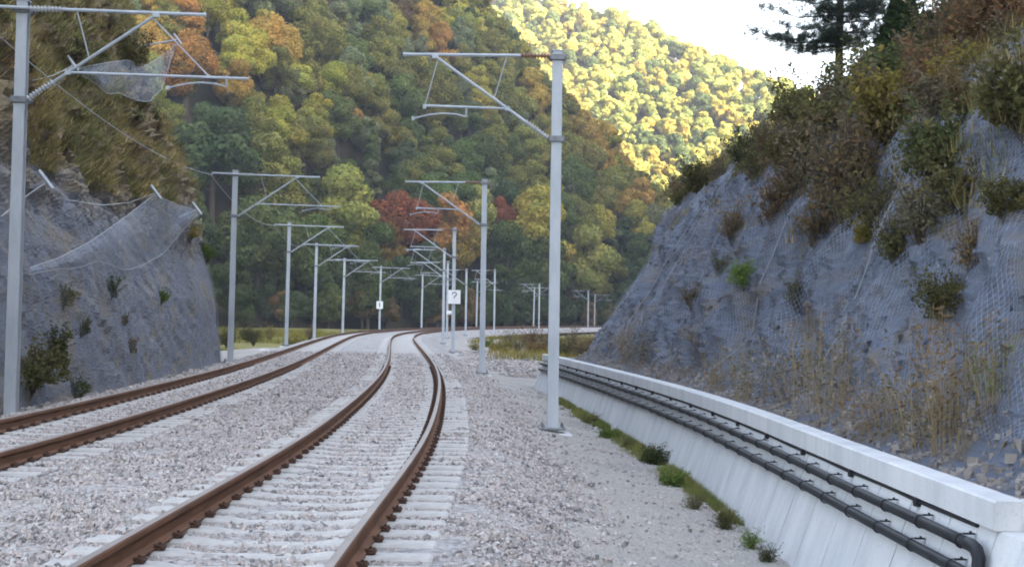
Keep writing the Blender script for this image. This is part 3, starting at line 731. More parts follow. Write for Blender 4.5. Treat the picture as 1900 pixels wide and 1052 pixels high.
barrier([(140, 128), (190, 118), (235, 112), (272, 122), (300, 104), (330, 76)], [(150, 140), (195, 166), (235, 183), (280, 188), (300, 164), (322, 96)],
        [(136, 120), (330, 74)], 'upper net barrier bulging from the top of the left cliff', [[(60, 150), (100, 140), (136, 122)]])

# ---------------------------------------------------------------- vegetation builders
def quads(Pn, Nn, size, jit=.5, aspect=1.5, rg=rng):
    n = len(Pn); N_ = Nn + rg.normal(size=(n, 3)) * jit; N_ /= np.linalg.norm(N_, axis=1)[:, None] + 1e-9
    A = np.cross(N_, rg.normal(size=(n, 3))); A /= np.linalg.norm(A, axis=1)[:, None] + 1e-9; B = np.cross(N_, A)
    s = size * rg.uniform(.6, 1.3, (n, 1)); a = A * s * .5 * aspect; b_ = B * s * .5
    V = np.stack([Pn - a, Pn - b_ * .9 + a * .1, Pn + a, Pn + b_ * .9 + a * .1], 1).reshape(-1, 3)
    return V, np.arange(n * 4).reshape(n, 4)
def crown_points(rg, Rr, Hh, nl, n, flat=.75, conic=0.0):
    """points and normals over the outside of a crown made of many overlapping leaf clumps"""
    C, rad = [], []
    while len(C) < nl:
        p = rg.uniform(-1, 1, 3)
        if np.linalg.norm(p) > 1: continue
        if np.linalg.norm(p) < .35 and rg.random() < .7: continue
        k = 1 - conic * (p[2] * .5 + .5)
        C.append(p * np.array([Rr * .74 * k, Rr * .74 * k, Hh * .40])); rad.append(rg.uniform(.14, .44) * Rr * (1 - .4 * conic * (p[2] * .5 + .5)))
    C = np.array(C); rad = np.array(rad); li = rg.choice(nl, n * 3, p=rad ** 2 / np.sum(rad ** 2))
    d = rg.normal(size=(n * 3, 3)); d /= np.linalg.norm(d, axis=1)[:, None]
    P = C[li] + d * (rad[li] * rg.uniform(.55, 1.18, n * 3))[:, None] * np.array([1, 1, flat])
    inside = np.zeros(n * 3, int)
    for k in range(nl): inside += np.linalg.norm((P - C[k]) / np.array([1, 1, flat]), axis=1) < rad[k] * .78
    P, d = P[inside <= 0], d[inside <= 0]; return P[:n], d[:n] * np.array([1, 1, 1.1])
def tree_meshes(nv, Rr, Hh, nl, n, size, trunk_r, trunk_h, conic=0., seed=0):
    out = []
    for v in range(nv):
        rg = np.random.default_rng(seed + v); P, d = crown_points(rg, Rr * rg.uniform(.82, 1.15), Hh * rg.uniform(.85, 1.15), int(nl * rg.uniform(.6, 1.3)), n, rg.uniform(.65, .95), min(.8, conic + rg.uniform(-.25, .4))); P = P + np.array([0, 0, trunk_h + Hh * .42])
        Vq, Fq = quads(P, d, size, .45, 1.3, rg); o = mk('crown', Vq, Fq, M['leaf']); c = o.data; bpy.data.objects.remove(o)
        b = MB(); th = trunk_h + Hh * .55; b.tube([(0, 0, -1), (rg.normal() * .1, rg.normal() * .1, th * .4), (rg.normal() * .3, rg.normal() * .3, th)], [trunk_r * 1.25, trunk_r, trunk_r * .4], 7)
        for k in range(6):
            a = rg.uniform(0, 6.28); z0 = trunk_h * rg.uniform(.75, 1.1) + Hh * .08 * k
            b.tube([(0, 0, z0), (math.cos(a) * Rr * .3, math.sin(a) * Rr * .3, z0 + Hh * .12), (math.cos(a) * Rr * .65, math.sin(a) * Rr * .65, z0 + Hh * .22)], [trunk_r * .5, trunk_r * .3, trunk_r * .1], 5)
        o = b.build('trunk', M['bark']); t = o.data; bpy.data.objects.remove(o); out.append((c, t))
    return out
COLS = {'dark green': (.105, .14, .055), 'deep green': (.075, .105, .055), 'olive green': (.2, .2, .065), 'pale green': (.34, .36, .12), 'yellow-green': (.33, .31, .075), 'ochre yellow': (.36, .255, .075),
        'orange': (.36, .2, .07), 'rust red': (.33, .125, .07), 'grey-green': (.17, .2, .12), 'brown': (.2, .14, .08)}
LATE = []      # (object, label, x in view) for making repeated labels tell apart
def put_tree(meshes, X, Y, z, scale, colname, label, group, px, name='hillside_tree', sq=None, cat='tree', base=None):
    c, t = meshes[random.randrange(len(meshes))]; sq = sq or scale * random.uniform(.9, 1.15)
    root = empty(name, (X, Y, z), random.uniform(0, 6.28)); root.scale = (scale * random.uniform(.92, 1.08), scale * random.uniform(.92, 1.08), sq)
    for nm, me in (('crown', c), ('trunk', t)):
        o = bpy.data.objects.new(nm, me); COL.objects.link(o); o.parent = root
        if nm == 'crown':
            k = np.array(COLS[colname]) * random.uniform(.8, 1.25) * np.array([random.uniform(.93, 1.07), random.uniform(.93, 1.07), 1]); o.color = (*k, 1)
    tag(root, label, cat, group); LATE.append((root, label, px)); return root
big = tree_meshes(9, 5.2, 10.5, 32, 8400, .37, .26, 3.2, .25, 100)
tall = tree_meshes(4, 3.6, 12.5, 26, 6000, .4, .22, 2.6, .7, 150)

def zone(px, py):
    v = 'high on' if py < 110 else 'upper on' if py < 230 else 'halfway up' if py < 350 else 'low on' if py < 450 else 'at foot of'
    h = 'by the left cliff' if px < 430 else 'over the third left mast' if px < 640 else 'over the number plate' if px < 790 else 'over the second right mast' if px < 965 else 'around the nearest right mast' if px < 1080 else 'at its right ridge'
    return v, h
# named trees of the front row at the foot of the hill: place in view, distance, crown radius in view, colour
def ground_at(X, Y): return max(float(hillN(np.array([X]), np.array([Y]))[0]), -1.0)
front = [(742, 410, 285, 62, 'rust red', 'rust red tree at the foot of the hill, above the white number plate', big),
         (722, 452, 278, 40, 'ochre yellow', 'small ochre tree tucked below the left rust red tree', big),
         (838, 412, 300, 52, 'orange', 'orange-pink tree between the two rust red trees at the foot of the hill', tall),
         (856, 452, 290, 44, 'ochre yellow', 'golden yellow tree right behind the large white board', big),
         (932, 408, 315, 50, 'rust red', 'rust red tree just right of the second right mast', big),
         (1000, 432, 318, 84, 'yellow-green', 'bright yellow-green round tree left of the nearest right mast', big),
         (1080, 475, 335, 74, 'pale green', 'pale green round tree right of the nearest right mast', big),
         (940, 478, 300, 60, 'dark green', 'dark green tree under the rust red tree beside the second right mast', big),
         (1010, 500, 310, 62, 'dark green', 'dark green tree under the bright yellow-green tree', big),
         (1090, 520, 330, 48, 'olive green', 'olive tree at the forest edge near the farthest masts', big),
         (630, 400, 262, 88, 'pale green', 'large pale green tree rising behind the fifth left mast', big),
         (690, 470, 262, 52, 'dark green', 'dark green tree just above the white number plate', big),
         (570, 460, 240, 66, 'dark green', 'dark green tree behind the fourth left mast', big),
         (480, 440, 220, 84, 'dark green', 'broad dark green tree between the second and third left masts', big),
         (395, 270, 215, 100, 'deep green', 'huge dark green tree rising behind the netted left cliff', big),
         (500, 330, 250, 76, 'olive green', 'olive tree above the arm of the second left mast', big),
         (880, 400, 335, 48, 'pale green', 'pale green tree framed by the arm of the second right mast', big),
         (800, 500, 300, 48, 'deep green', 'deep green tree behind the left-row mast over the bend', big),
         (430, 520, 215, 60, 'deep green', 'deep green tree at the forest edge just right of the left cliff', big),
         (610, 520, 245, 50, 'deep green', 'deep green tree low behind the fourth and fifth left masts', big),
         (745, 520, 280, 44, 'deep green', 'deep green tree low between the number plate and the bend', big),
         (1130, 490, 345, 44, 'olive green', 'olive tree touching the top edge of the right rock slope', big),
         (345, 110, 300, 60, 'orange', 'orange tree right of the top of the left cliff', big),
         (430, 150, 310, 52, 'ochre yellow', 'ochre tree under the tip of the nearest left mast arm', big)]
occ = np.zeros((106, 190), bool); GYY, GXX = np.mgrid[0:106, 0:190] * 10.0
FRONT = []
for (px, py, Y0, pr, cn, lab, ms) in front:
    hu = (3.2 + 10.5 * .42) if ms is big else (2.6 + 12.5 * .42); best = None
    for Y in np.arange(170, 480, 2.0):
        c = atY(px, py, Y); g = ground_at(c[0], Y); s = pr * Y / FPX / (5.0 if ms is big else 4.0); sq = (c[2] - g) / hu / s
        sc_ = abs(math.log(max(sq, .01))) if sq > 0 else 9
        if best is None or sc_ < best[0] - 1e-6: best = (sc_, Y, c, g, s, sq)
    _, Y, c, g, s, sq = best; sq = min(max(sq, .7), 1.45)
    put_tree(ms, c[0], Y, g - .2, s, cn, lab, 'autumn trees at the foot of the wooded hill', px, 'autumn_tree', s * sq)
    occ |= ((GXX - px) ** 2 + (GYY - py) ** 2) < (pr * .8) ** 2; FRONT.append((px, py, pr, Y))
# row of trees that closes the forest edge behind the curve, trunks in deep shade
cands = []
for X in np.arange(-150, 75, 5.6):
    yb = np.interp(X, *YBX)
    for r in range(34):
        y = yb - 3 + r * 6.4 + random.uniform(-2.6, 2.6); x = X + random.uniform(-2.6, 2.6) + (r % 2) * 2.8
        g = ground_at(x, y)
        if r * 6.4 > 8 and g < .6 * 1: pass
        cands.append((y, x, g, r))
cands.sort(); kept = 0; REST = []
COUNT_MAX = 200
for (y, x, g, r) in cands:
    ridge = 1.12 * (65 - x) - .74 * (y - np.interp(x, *YBX))
    if ridge < -14: continue
    s = random.uniform(.82, 1.22); px, py = proj((x, y, g + 8 * s)); pr = 5.0 * s * FPX / y
    if px < 230 or px > 1330 or py < -pr * .9 or py > 640: continue
    mk_ = ((GXX - px) ** 2 + (GYY - py) ** 2) < (pr * .85) ** 2
    if mk_.sum() == 0: continue
    fr = (mk_ & ~occ).sum() / mk_.sum()
    if fr < .6 and any(y < f[3] and math.hypot(px - f[0], py - f[1]) < .82 * (pr + f[2]) and py - pr * .8 < f[1] + f[2] * .6 for f in FRONT): continue
    if fr < .07: continue
    # colour drifts from dark green low down to yellow and orange on the ridge
    u = .5 * fbm(np.array([[x * .04, y * .04, 3.]]), 2)[0]; hgt = np.clip(1 - py / 520, 0, 1); rg_ = np.clip((px - 900) / 330, 0, 1)
    warm = .5 * hgt + .6 * rg_ * (py < 420) + .062 + u * .45 + random.gauss(0, .16)
    if r <= 1: warm -= .3
    cn = 'deep green' if warm < .12 else 'dark green' if warm < .33 else 'grey-green' if warm < .4 else 'olive green' if warm < .62 else 'yellow-green' if warm < .76 else 'ochre yellow' if warm < 1.0 else 'orange' if random.random() < .8 else 'brown'
    if cn == 'olive green' and random.random() < .06: cn = 'orange'
    v, h = zone(px, py)
    if kept >= COUNT_MAX: REST.append((x, y, s, cn)); continue
    put_tree(tall if random.random() < .14 else big, x, y, g - .3, s, cn, f'{cn} tree {v} the hill, {h}', f'{cn} trees on the shaded wooded hill', px)
    occ |= mk_; kept += 1
for X in np.arange(-125, 62, 4.6):
    for row in (0, 1, 2):
        x = X + random.uniform(-1.8, 1.8); y = np.interp(x, *YBX) - 4 + row * 5 + random.uniform(-1.5, 1.5); g = ground_at(x, y); px, py = proj((x, y, g + 4))
        if px < 400 or px > 1180: continue
        s = random.uniform(.42, .68); cn = random.choice(['deep green', 'deep green', 'dark green', 'brown'])
        put_tree(big, x, y, g - 1.2 * s, s, cn, f'small {cn} tree at the forest edge ' + ('by the second left mast' if px < 530 else 'behind the left masts' if px < 720 else 'behind the bend' if px < 1010 else 'by the right slope'), 'understory trees along the forest edge', px, 'understory_tree')
print('hill trees', kept, len(REST))

# far sunlit forest: one mass
def merged_forest(name, fn, spots, mesh_list, palette, label, mat):
    Vs, Fs, Ts, n = [], [], [], 0
    base = []
    for c, t in mesh_list:
        v = np.empty(len(c.vertices) * 3, np.float32); c.vertices.foreach_get('co', v); base.append(v.reshape(-1, 3))
    for sp in spots:
        x, y, s = sp[:3]
        v = base[random.randrange(len(base))]; a = random.uniform(0, 6.28); ca, sa = math.cos(a), math.sin(a)
        q = v @ np.array([[ca, sa, 0], [-sa, ca, 0], [0, 0, 1]]) * s + np.array([x, y, fn(np.array([x]), np.array([y]))[0] - .5]); Vs.append(q)
        Fs.append(np.arange(len(q)).reshape(-1, 4) + n); n += len(q)
        col = np.array(COLS[sp[3]] if len(sp) > 3 else palette[min(int(random.random() ** 1.3 * len(palette)), len(palette) - 1)]) * random.uniform(.75, 1.2); Ts.append(np.repeat([[*col, 1]], len(q), 0))
    o = mk(name, np.concatenate(Vs), np.concatenate(Fs), mat); at = o.data.attributes.new('tint', 'FLOAT_COLOR', 'POINT'); at.data.foreach_set('color', np.concatenate(Ts).astype(np.float32).ravel())
    return tag(o, label, 'forest', None, 'stuff')
farm = tree_meshes(5, 5.4, 11, 22, 1500, .95, .25, 3, .3, 300)
spots = []
for X in np.arange(-75, 175, 6.4):
    for Y in np.arange(548, 800, 6.6):
        x, y = X + random.uniform(-3, 3), Y + random.uniform(-3, 3); z = hillF(np.array([x]), np.array([y]))[0]
        if z < 2 or .62 * (y - 545) > 158 - .6 * (x - 40) + 14: continue
        px, py = proj((x, y, z + 7))
        if py < -40 or px < 760 or px > 1560 or py > 430: continue
        spots.append((x, y, random.uniform(.6, 1.08)))
print('far', len(spots))
merged_forest('sunlit_forest', hillF, spots, farm, [(.47, .43, .13), (.42, .42, .14), (.37, .39, .13), (.46, .38, .11), (.28, .32, .12), (.13, .17, .08)], 'sunlit yellow forest on the far hillside behind the wooded hill', M['leaf_far'])

if REST: merged_forest('hill_forest', hillN, REST, farm, None, 'rest of the forest high on the shaded wooded hill, behind its nearer trees', M['leaf_far'])
# ---------------------------------------------------------------- shrubs
def shrub_mesh(seed, Rr, Hh, nl, n, size, upright=0.0, stems=14):
    rg = np.random.default_rng(seed); P, d = crown_points(rg, Rr * rg.uniform(.8, 1.1), Hh * .9, nl, int(n * .55), .85); P = P * np.array([rg.uniform(.8, 1.2), rg.uniform(.8, 1.2), 1]) + np.array([0, 0, Hh * .42]); b = MB(); Ps, Ds = [P], [d]
    for k in range(stems):
        a = rg.uniform(0, 6.28); r = Rr * rg.uniform(.35, 1.15); h = Hh * rg.uniform(.45, 1.2); p0, p1, p2 = np.array((0, 0, -.25)), np.array((math.cos(a) * r * .4, math.sin(a) * r * .4, h * .5)), np.array((math.cos(a) * r, math.sin(a) * r, h))
        b.tube([p0, p1, p2], [.014 * Rr + .006, .009 * Rr + .004, .002], 4); m_ = max(6, int(n * .45 / stems)); t = rg.uniform(.35, 1.05, m_)[:, None]
        q = p0 * (1 - t) ** 2 + 2 * p1 * t * (1 - t) + p2 * t * t + rg.normal(size=(m_, 3)) * .075; e = rg.normal(size=(m_, 3)); e[:, 2] += .8; Ps.append(q); Ds.append(e / np.linalg.norm(e, axis=1)[:, None])
    P = np.concatenate(Ps); d = np.concatenate(Ds); P[:, 2] = np.maximum(P[:, 2], .01)
    Vq, Fq = quads(P, d, size, .8, 1.8, rg); o = mk('foliage', Vq, Fq, M['leaf']); c = o.data; bpy.data.objects.remove(o)
    o = b.build('stems', M['bark']); t = o.data; bpy.data.objects.remove(o); return c, t
shr = [shrub_mesh(500 + i, .85, 1.25, 13, 2900, .062, 0, 26) for i in range(8)]
sparse = [shrub_mesh(520 + i, .7, 1.3, 16, 1100, .055, 0, 44) for i in range(5)]
def weed_mesh(seed, Rr, Hh, ns):
    rg = np.random.default_rng(seed); b = MB(); Ps = []
    for k in range(ns):
        a = rg.uniform(0, 6.28); r0 = Rr * .7 * rg.random() ** .5; r1 = r0 + Rr * 1.1 * rg.random() ** 2; h = Hh * rg.uniform(.55, 1.05)
        p0 = np.array((math.cos(a) * r0, math.sin(a) * r0, -.1)); p2 = np.array((math.cos(a) * r1, math.sin(a) * r1, h)); p1 = (p0 + p2) / 2 + np.array([0, 0, h * .12]); b.tube([p0, p1, p2], [.004, .0035, .0015], 3)
        m_ = rg.integers(9, 20); t = rg.uniform(.2, 1, m_)[:, None]; Ps.append(p0 * (1 - t) ** 2 + 2 * p1 * t * (1 - t) + p2 * t ** 2 + rg.normal(size=(m_, 3)) * .035)
    P = np.concatenate(Ps); Vq, Fq = quads(P, np.tile([0, 0, 1.], (len(P), 1)), .026, 1.2, 2.4, rg)
    o = mk('foliage', Vq, Fq, M['leaf']); c = o.data; bpy.data.objects.remove(o); o = b.build('stems', M['straw']); t = o.data; bpy.data.objects.remove(o); return c, t
weeds = [weed_mesh(560 + i, .5, 1.35, 40) for i in range(5)]
SC = {'dark green': (.075, .088, .045), 'olive': (.13, .12, .062), 'yellow': (.23, .19, .065), 'brown': (.18, .13, .085), 'reddish brown': (.19, .115, .075), 'grey-brown': (.165, .14, .11), 'fresh green': (.14, .2, .06), 'orange-brown': (.2, .13, .07)}
def put_shrub(ms, loc, s, sz, cn, label, group, px, name='shrub', cat='shrub'):
    c, t = ms[random.randrange(len(ms))]; root = empty(name, loc, random.uniform(0, 6.28)); root.scale = (s, s, sz)
    for nm, me in (('foliage', c), ('stems', t)):
        o = bpy.data.objects.new(nm, me); COL.objects.link(o); o.parent = root
        if nm == 'foliage': o.color = (*(np.array(SC[cn]) * random.uniform(.8, 1.25)), 1)
    tag(root, label, cat, group); LATE.append((root, label, px)); return root
def rzone(px, py):
    v = 'at top' if py < 140 else 'in upper part' if py < 280 else 'halfway up' if py < 430 else 'on lower rock' if py < 620 else 'at foot'
    h = 'left end' if px < 1320 else 'left part' if px < 1480 else 'middle' if px < 1640 else 'right part' if px < 1790 else 'far right'
    return f'{v} of right slope, {h}'
# thicket over the upper part of the right slope
cnt = 0; taken = []
ns, no = PR.shape[:2]
def veg_edge(s_, Y):     # offset where growth begins, ragged along the slope
    return np.interp(Y, [12, 20, 30, 42, 52], [1.3, 1.7, 2.8, 3.1, 2.7]) + .6 * fbm(np.array([[s_ * .28, 1., 2.]]), 2)[0]
order = [(random.uniform(0, ns - 1), random.uniform(0, 1)) for _ in range(5200)]
for (a, bq) in order:
    i = int(a); o_ = 1.7 + bq * 11.5; j = jo(osR, o_); p = PR[i, j]; n = NR[i, j]
    if o_ < veg_edge(ssR[i], p[1]): continue
    px, py = proj(p)
    if px < 1200 or px > 1960 or py < -40 or py > 520: continue
    if px < 1760 and random.random() < .35: continue
    s = random.uniform(.5, 1.0) * (.75 + .04 * (p[1] - 10) * .5); 
    if p[1] > 38: s *= .3 if o_ > 3.6 and px < 1640 else .4 if o_ > 3.6 else .58
    if any((p[0] - q[0]) ** 2 + (p[1] - q[1]) ** 2 + (p[2] - q[2]) ** 2 < (.62 * (s + q[3]) * .8) ** 2 for q in taken): continue
    taken.append((*p, s)); u = fbm(np.array([[p[0] * .3, p[1] * .3, p[2] * .3]]), 2)[0] + random.gauss(0, .25)
    cn = 'dark green' if u < -.6 else 'olive' if u < -.05 else 'grey-brown' if u < .3 else 'brown' if u < .55 else 'reddish brown' if u < .8 else 'orange-brown'
    if random.random() < .03: cn = 'yellow'
    put_shrub(sparse if cn in ('grey-brown', 'brown') and random.random() < .55 else shr, p - np.array([0, 0, .12]), s, s * random.uniform(.8, 1.15), cn, f'{cn} shrub {rzone(px, py)}', f'{cn} shrubs on the right slope', px)
    cnt += 1
    if cnt > 240: break
print('slope shrubs', cnt)
# shrubs seen one by one on the bare rock and along its edge
for (x, y, s, cn, lab, ms) in [(1290, 335, .42, 'dark green', 'dark green shrub at the left top corner of the right rock slope', shr), (1650, 240, 1.0, 'yellow', 'yellow shrub in the upper middle of the right slope', shr),
        (1470, 320, .8, 'grey-brown', 'grey-brown shrub growing out of the bare rock, left of middle', sparse), (1460, 360, .6, 'brown', 'low brown shrub on the bare rock left of middle', sparse), (1560, 380, 1.0, 'brown', 'wide brown shrub in the middle of the bare rock', sparse), (1530, 330, .8, 'grey-brown', 'thin grey-brown shrub above the wide brown one', sparse),
        (1500, 300, .7, 'olive', 'olive shrub left of the thin grey-brown one on the rock', shr), (1390, 330, .6, 'olive', 'olive shrub on bare rock right of the corner shrub', sparse), (1430, 290, .7, 'brown', 'brown shrub creeping down the rock under the skyline gap', sparse), (1590, 330, .8, 'brown', 'brown shrub right of the thin grey-brown one', sparse), (1620, 400, .6, 'olive', 'olive shrub above the small lone yellow one', sparse), (1510, 430, .55, 'brown', 'low brown shrub below the wide brown one', sparse),
        (1700, 420, .5, 'grey-brown', 'grey-brown shrub on bare rock under the dark overhanging one', sparse), (1800, 480, .45, 'brown', 'brown tuft on bare rock right of centre', sparse), (1330, 500, .4, 'olive', 'olive tuft on the netting above the rusty weeds', sparse), (1280, 560, .4, 'brown', 'brown tuft on the far netting', sparse), (1470, 560, .4, 'olive', 'olive tuft low on the rock above the tall brown weeds', sparse), (1600, 445, .38, 'yellow', 'small yellow shrub alone on the bare rock', shr), (1660, 475, .5, 'olive', 'small olive shrub right of the small yellow one', sparse), (1380, 520, .4, 'fresh green', 'small fresh green shrub on the netted rock', shr), (1425, 400, .55, 'reddish brown', 'reddish brown shrub on the netted rock', sparse),
        (1345, 430, .5, 'brown', 'brown shrub in a crease of the netting', sparse), (1750, 560, .38, 'olive', 'olive tuft on bare rock at the right', shr), (1860, 400, .35, 'olive', 'olive tuft on bare rock by the right edge', shr), (1740, 300, .8, 'dark green', 'dark shrub overhanging the bare rock at the right', shr),
        (1590, 150, .35, 'orange-brown', 'orange-brown shrub at the foot of the pine', shr), (1612, 125, .38, 'yellow', 'yellow shrub just right of the pine trunk', shr), (1470, 220, .5, 'brown', 'brown shrub on the skyline left of the pine', sparse), (1410, 240, .45, 'grey-brown', 'grey-brown shrub on the skyline at the gap', sparse),
        (1700, 60, .7, 'brown', 'brown shrub on the skyline right of the dark conifer', sparse), (1790, 30, .9, 'reddish brown', 'reddish brown shrub on the skyline at top right', shr), (1350, 285, .45, 'brown', 'brown shrub on the skyline near the sunlit trees', sparse)]:
    p, n = pickR(x, y); s *= 1.3 if (1300 < x < 1720 and y > 280 and s > .45) else 1; put_shrub(ms, p - np.array([0, 0, .3 * s]), s, s, cn, lab, 'single shrubs on the right slope', x)
# dry weeds standing on the debris at the foot of the slope
for (x, y, s, sz, cn, lab) in [(1500, 745, 1.2, 1.0, 'brown', 'tall dry brown weeds left of middle at the slope foot'), (1545, 760, .9, .8, 'grey-brown', 'dry grey-brown weeds beside the tall brown ones'), (1395, 728, .8, .75, 'olive', 'olive weeds against the netting behind the coping'), (1330, 712, .7, .6, 'orange-brown', 'rusty weeds behind the coping at the folded netting'),
        (1180, 672, .9, .8, 'olive', 'olive weeds behind the far end of the coping'), (1150, 664, .7, .7, 'orange-brown', 'orange-brown weeds at the far corner of the rock'), (1745, 800, 1.0, .95, 'reddish brown', 'tallest reddish dry weeds at the slope foot on the right'), (1790, 815, .9, .9, 'brown', 'dry brown weeds right of the tallest ones'), (1705, 820, .8, .6, 'olive', 'low olive weeds left of the tallest dry weeds'),
        (1850, 730, .6, .4, 'fresh green', 'low fresh green plant on the rock at the right edge'), (1610, 790, .8, .5, 'reddish brown', 'low reddish weeds on the debris strip'), (1660, 800, .7, .45, 'brown', 'low brown weeds on the debris strip'), (1440, 740, .7, .6, 'brown', 'short brown weeds on the debris left of the tall ones')]:
    p, n = pickR(x, y); put_shrub(weeds, p - np.array([0, 0, .05]), s, sz, cn, lab, 'weeds at the foot of the right slope', x, 'dry_weeds', 'weeds')
# left cliff growth
cnt = 0
for _ in range(700):
    i = random.randrange(len(ssL)); o_ = random.choice([random.uniform(.75, 4.5), random.uniform(1.2, 9)]); j = jo(osL, o_); p = PL[i, j]; px, py = proj(p)
    if px < -40 or px > 330 or py < -20 or py > 470 or (p[1] > 58 and o_ < 3.4): continue
    s = random.uniform(.22, .5) * (1.3 if o_ > 3.4 else 1)
    u = random.random(); cn = 'olive' if u < .4 else 'brown' if u < .6 else 'grey-brown' if u < .85 else 'dark green'
    v = 'high on' if py < 120 else 'on upper' if py < 250 else 'halfway up' if py < 360 else 'low on'
    h = 'at its left edge' if px < 60 else 'just right of the nearest mast' if px < 150 else 'towards its right side' if px < 240 else 'near its right-hand corner'
    put_shrub(sparse if random.random() < .6 else shr, p - np.array([0, 0, .1]), s, s * .9, cn, f'{cn} tuft {v} left cliff, {h}', f'{cn} tufts on the left cliff', px, 'cliff_tuft', 'tuft'); cnt += 1
    if cnt >= 80: break
for (x, y, s, cn, lab) in [(130, 545, .35, 'olive', 'olive tuft under the lower barrier, nearest its left end'), (215, 530, .4, 'dark green', 'dark green tuft just under the sagging lower barrier'), (310, 545, .35, 'fresh green', 'green tuft on the netted face towards the cliff corner'), (160, 600, .3, 'olive', 'olive tuft halfway down the netted face'), (255, 640, .3, 'brown', 'brown tuft low on the netted face towards the corner'), (150, 720, .4, 'dark green', 'dark green tuft at the cliff foot right of the nearest mast'), (240, 590, .28, 'grey-brown', 'grey-brown tuft in the middle of the netted face'), (395, 470, .6, 'fresh green', 'fresh green bush clinging to the corner of the left cliff'), (365, 440, .5, 'yellow', 'yellow-green bush under the right post of the lower barrier'), (65, 700, .8, 'olive', 'olive bush at the foot of the cliff beside the nearest left mast'), (110, 650, .6, 'dark green', 'dark green bush on the lower netted face of the left cliff'), (250, 120, 1.0, 'olive', 'olive bush inside the upper net barrier')]:
    p, n = pickL(x, y); put_shrub(shr, p - np.array([0, 0, .2]), s, s, cn, lab, 'single bushes on the left cliff', x)

# bushes and meadow clumps either side of the far bend
for (x, y, Y, s, cn, lab, ms) in [(545, 640, 100, 1.1, 'yellow', 'bright yellow bush beside the third left mast', shr), (470, 632, 130, 1.3, 'olive', 'olive bush in the meadow right of the second left mast', shr), (500, 622, 150, 1.2, 'yellow', 'pale yellow bush in the meadow left of the third left mast', sparse), (420, 640, 120, 1.2, 'olive', 'olive bush at the corner of the left cliff', shr), (575, 618, 150, 1.2, 'brown', 'brown bush between the third and fourth left masts', sparse),
        (925, 655, 108, 1.0, 'yellow', 'low yellow bush just right of the second right mast', shr), (960, 652, 112, 1.1, 'yellow', 'yellow bush in the middle of the dirt patch', sparse), (995, 655, 104, 1.0, 'orange-brown', 'orange-brown bush left of the nearest right mast', shr), (945, 632, 128, 1.4, 'grey-brown', 'grey-brown thicket behind the yellow bushes', sparse), (985, 636, 122, 1.6, 'reddish brown', 'purplish brown thicket behind the yellow bushes, right half', sparse),
        (1012, 640, 118, 1.4, 'grey-brown', 'grey-brown thicket touching the nearest right mast', sparse), (1050, 650, 96, 1.3, 'olive', 'olive thicket right of the nearest right mast', shr), (1080, 650, 90, 1.3, 'brown', 'brown thicket right of the olive one by the rock corner', sparse), (1060, 625, 130, 1.6, 'grey-brown', 'grey-brown thicket behind the olive one', sparse), (1095, 628, 110, 1.4, 'brown', 'brown thicket against the rock edge', sparse), (880, 648, 112, .8, 'yellow', 'low yellow bush left of the second right mast', sparse), (905, 640, 125, .8, 'fresh green', 'small green bush behind the second right mast', shr)]:
    c = atY(x, y, Y); put_shrub(ms, (c[0], Y, -1.05), s, s * .85, cn, lab, 'bushes around the far bend', x, 'bush', 'bush')
# green weeds at the foot of the wall
for (x, y, s, cn, lab) in [(1212, 862, .3, 'dark green', 'dark leafy weed at the wall foot, nearest mast side'), (1130, 818, .26, 'fresh green', 'small green weed at the wall foot by the nearest right mast'), (1095, 790, .25, 'olive', 'olive weed at the wall foot just beyond the nearest right mast'), (1245, 905, .26, 'fresh green', 'fresh green weed in the middle of the grassy strip'), (1290, 950, .24, 'olive', 'olive weed in the nearer grassy strip'), (1345, 985, .24, 'olive', 'low olive weed just behind the nearest green one'), (1395, 1020, .2, 'fresh green', 'bright green weed nearest the camera at the wall foot'), (1425, 1045, .18, 'dark green', 'dark green weed at the bottom edge by the wall'), (1165, 835, .22, 'olive', 'tiny olive weed between the two wall weeds')]:
    c = onz(x, y, GZ + .02); put_shrub(sparse if s < .25 else shr, c, s * 1.15, s * .85, cn, lab, 'weeds along the foot of the concrete wall', x, 'weed', 'weed')

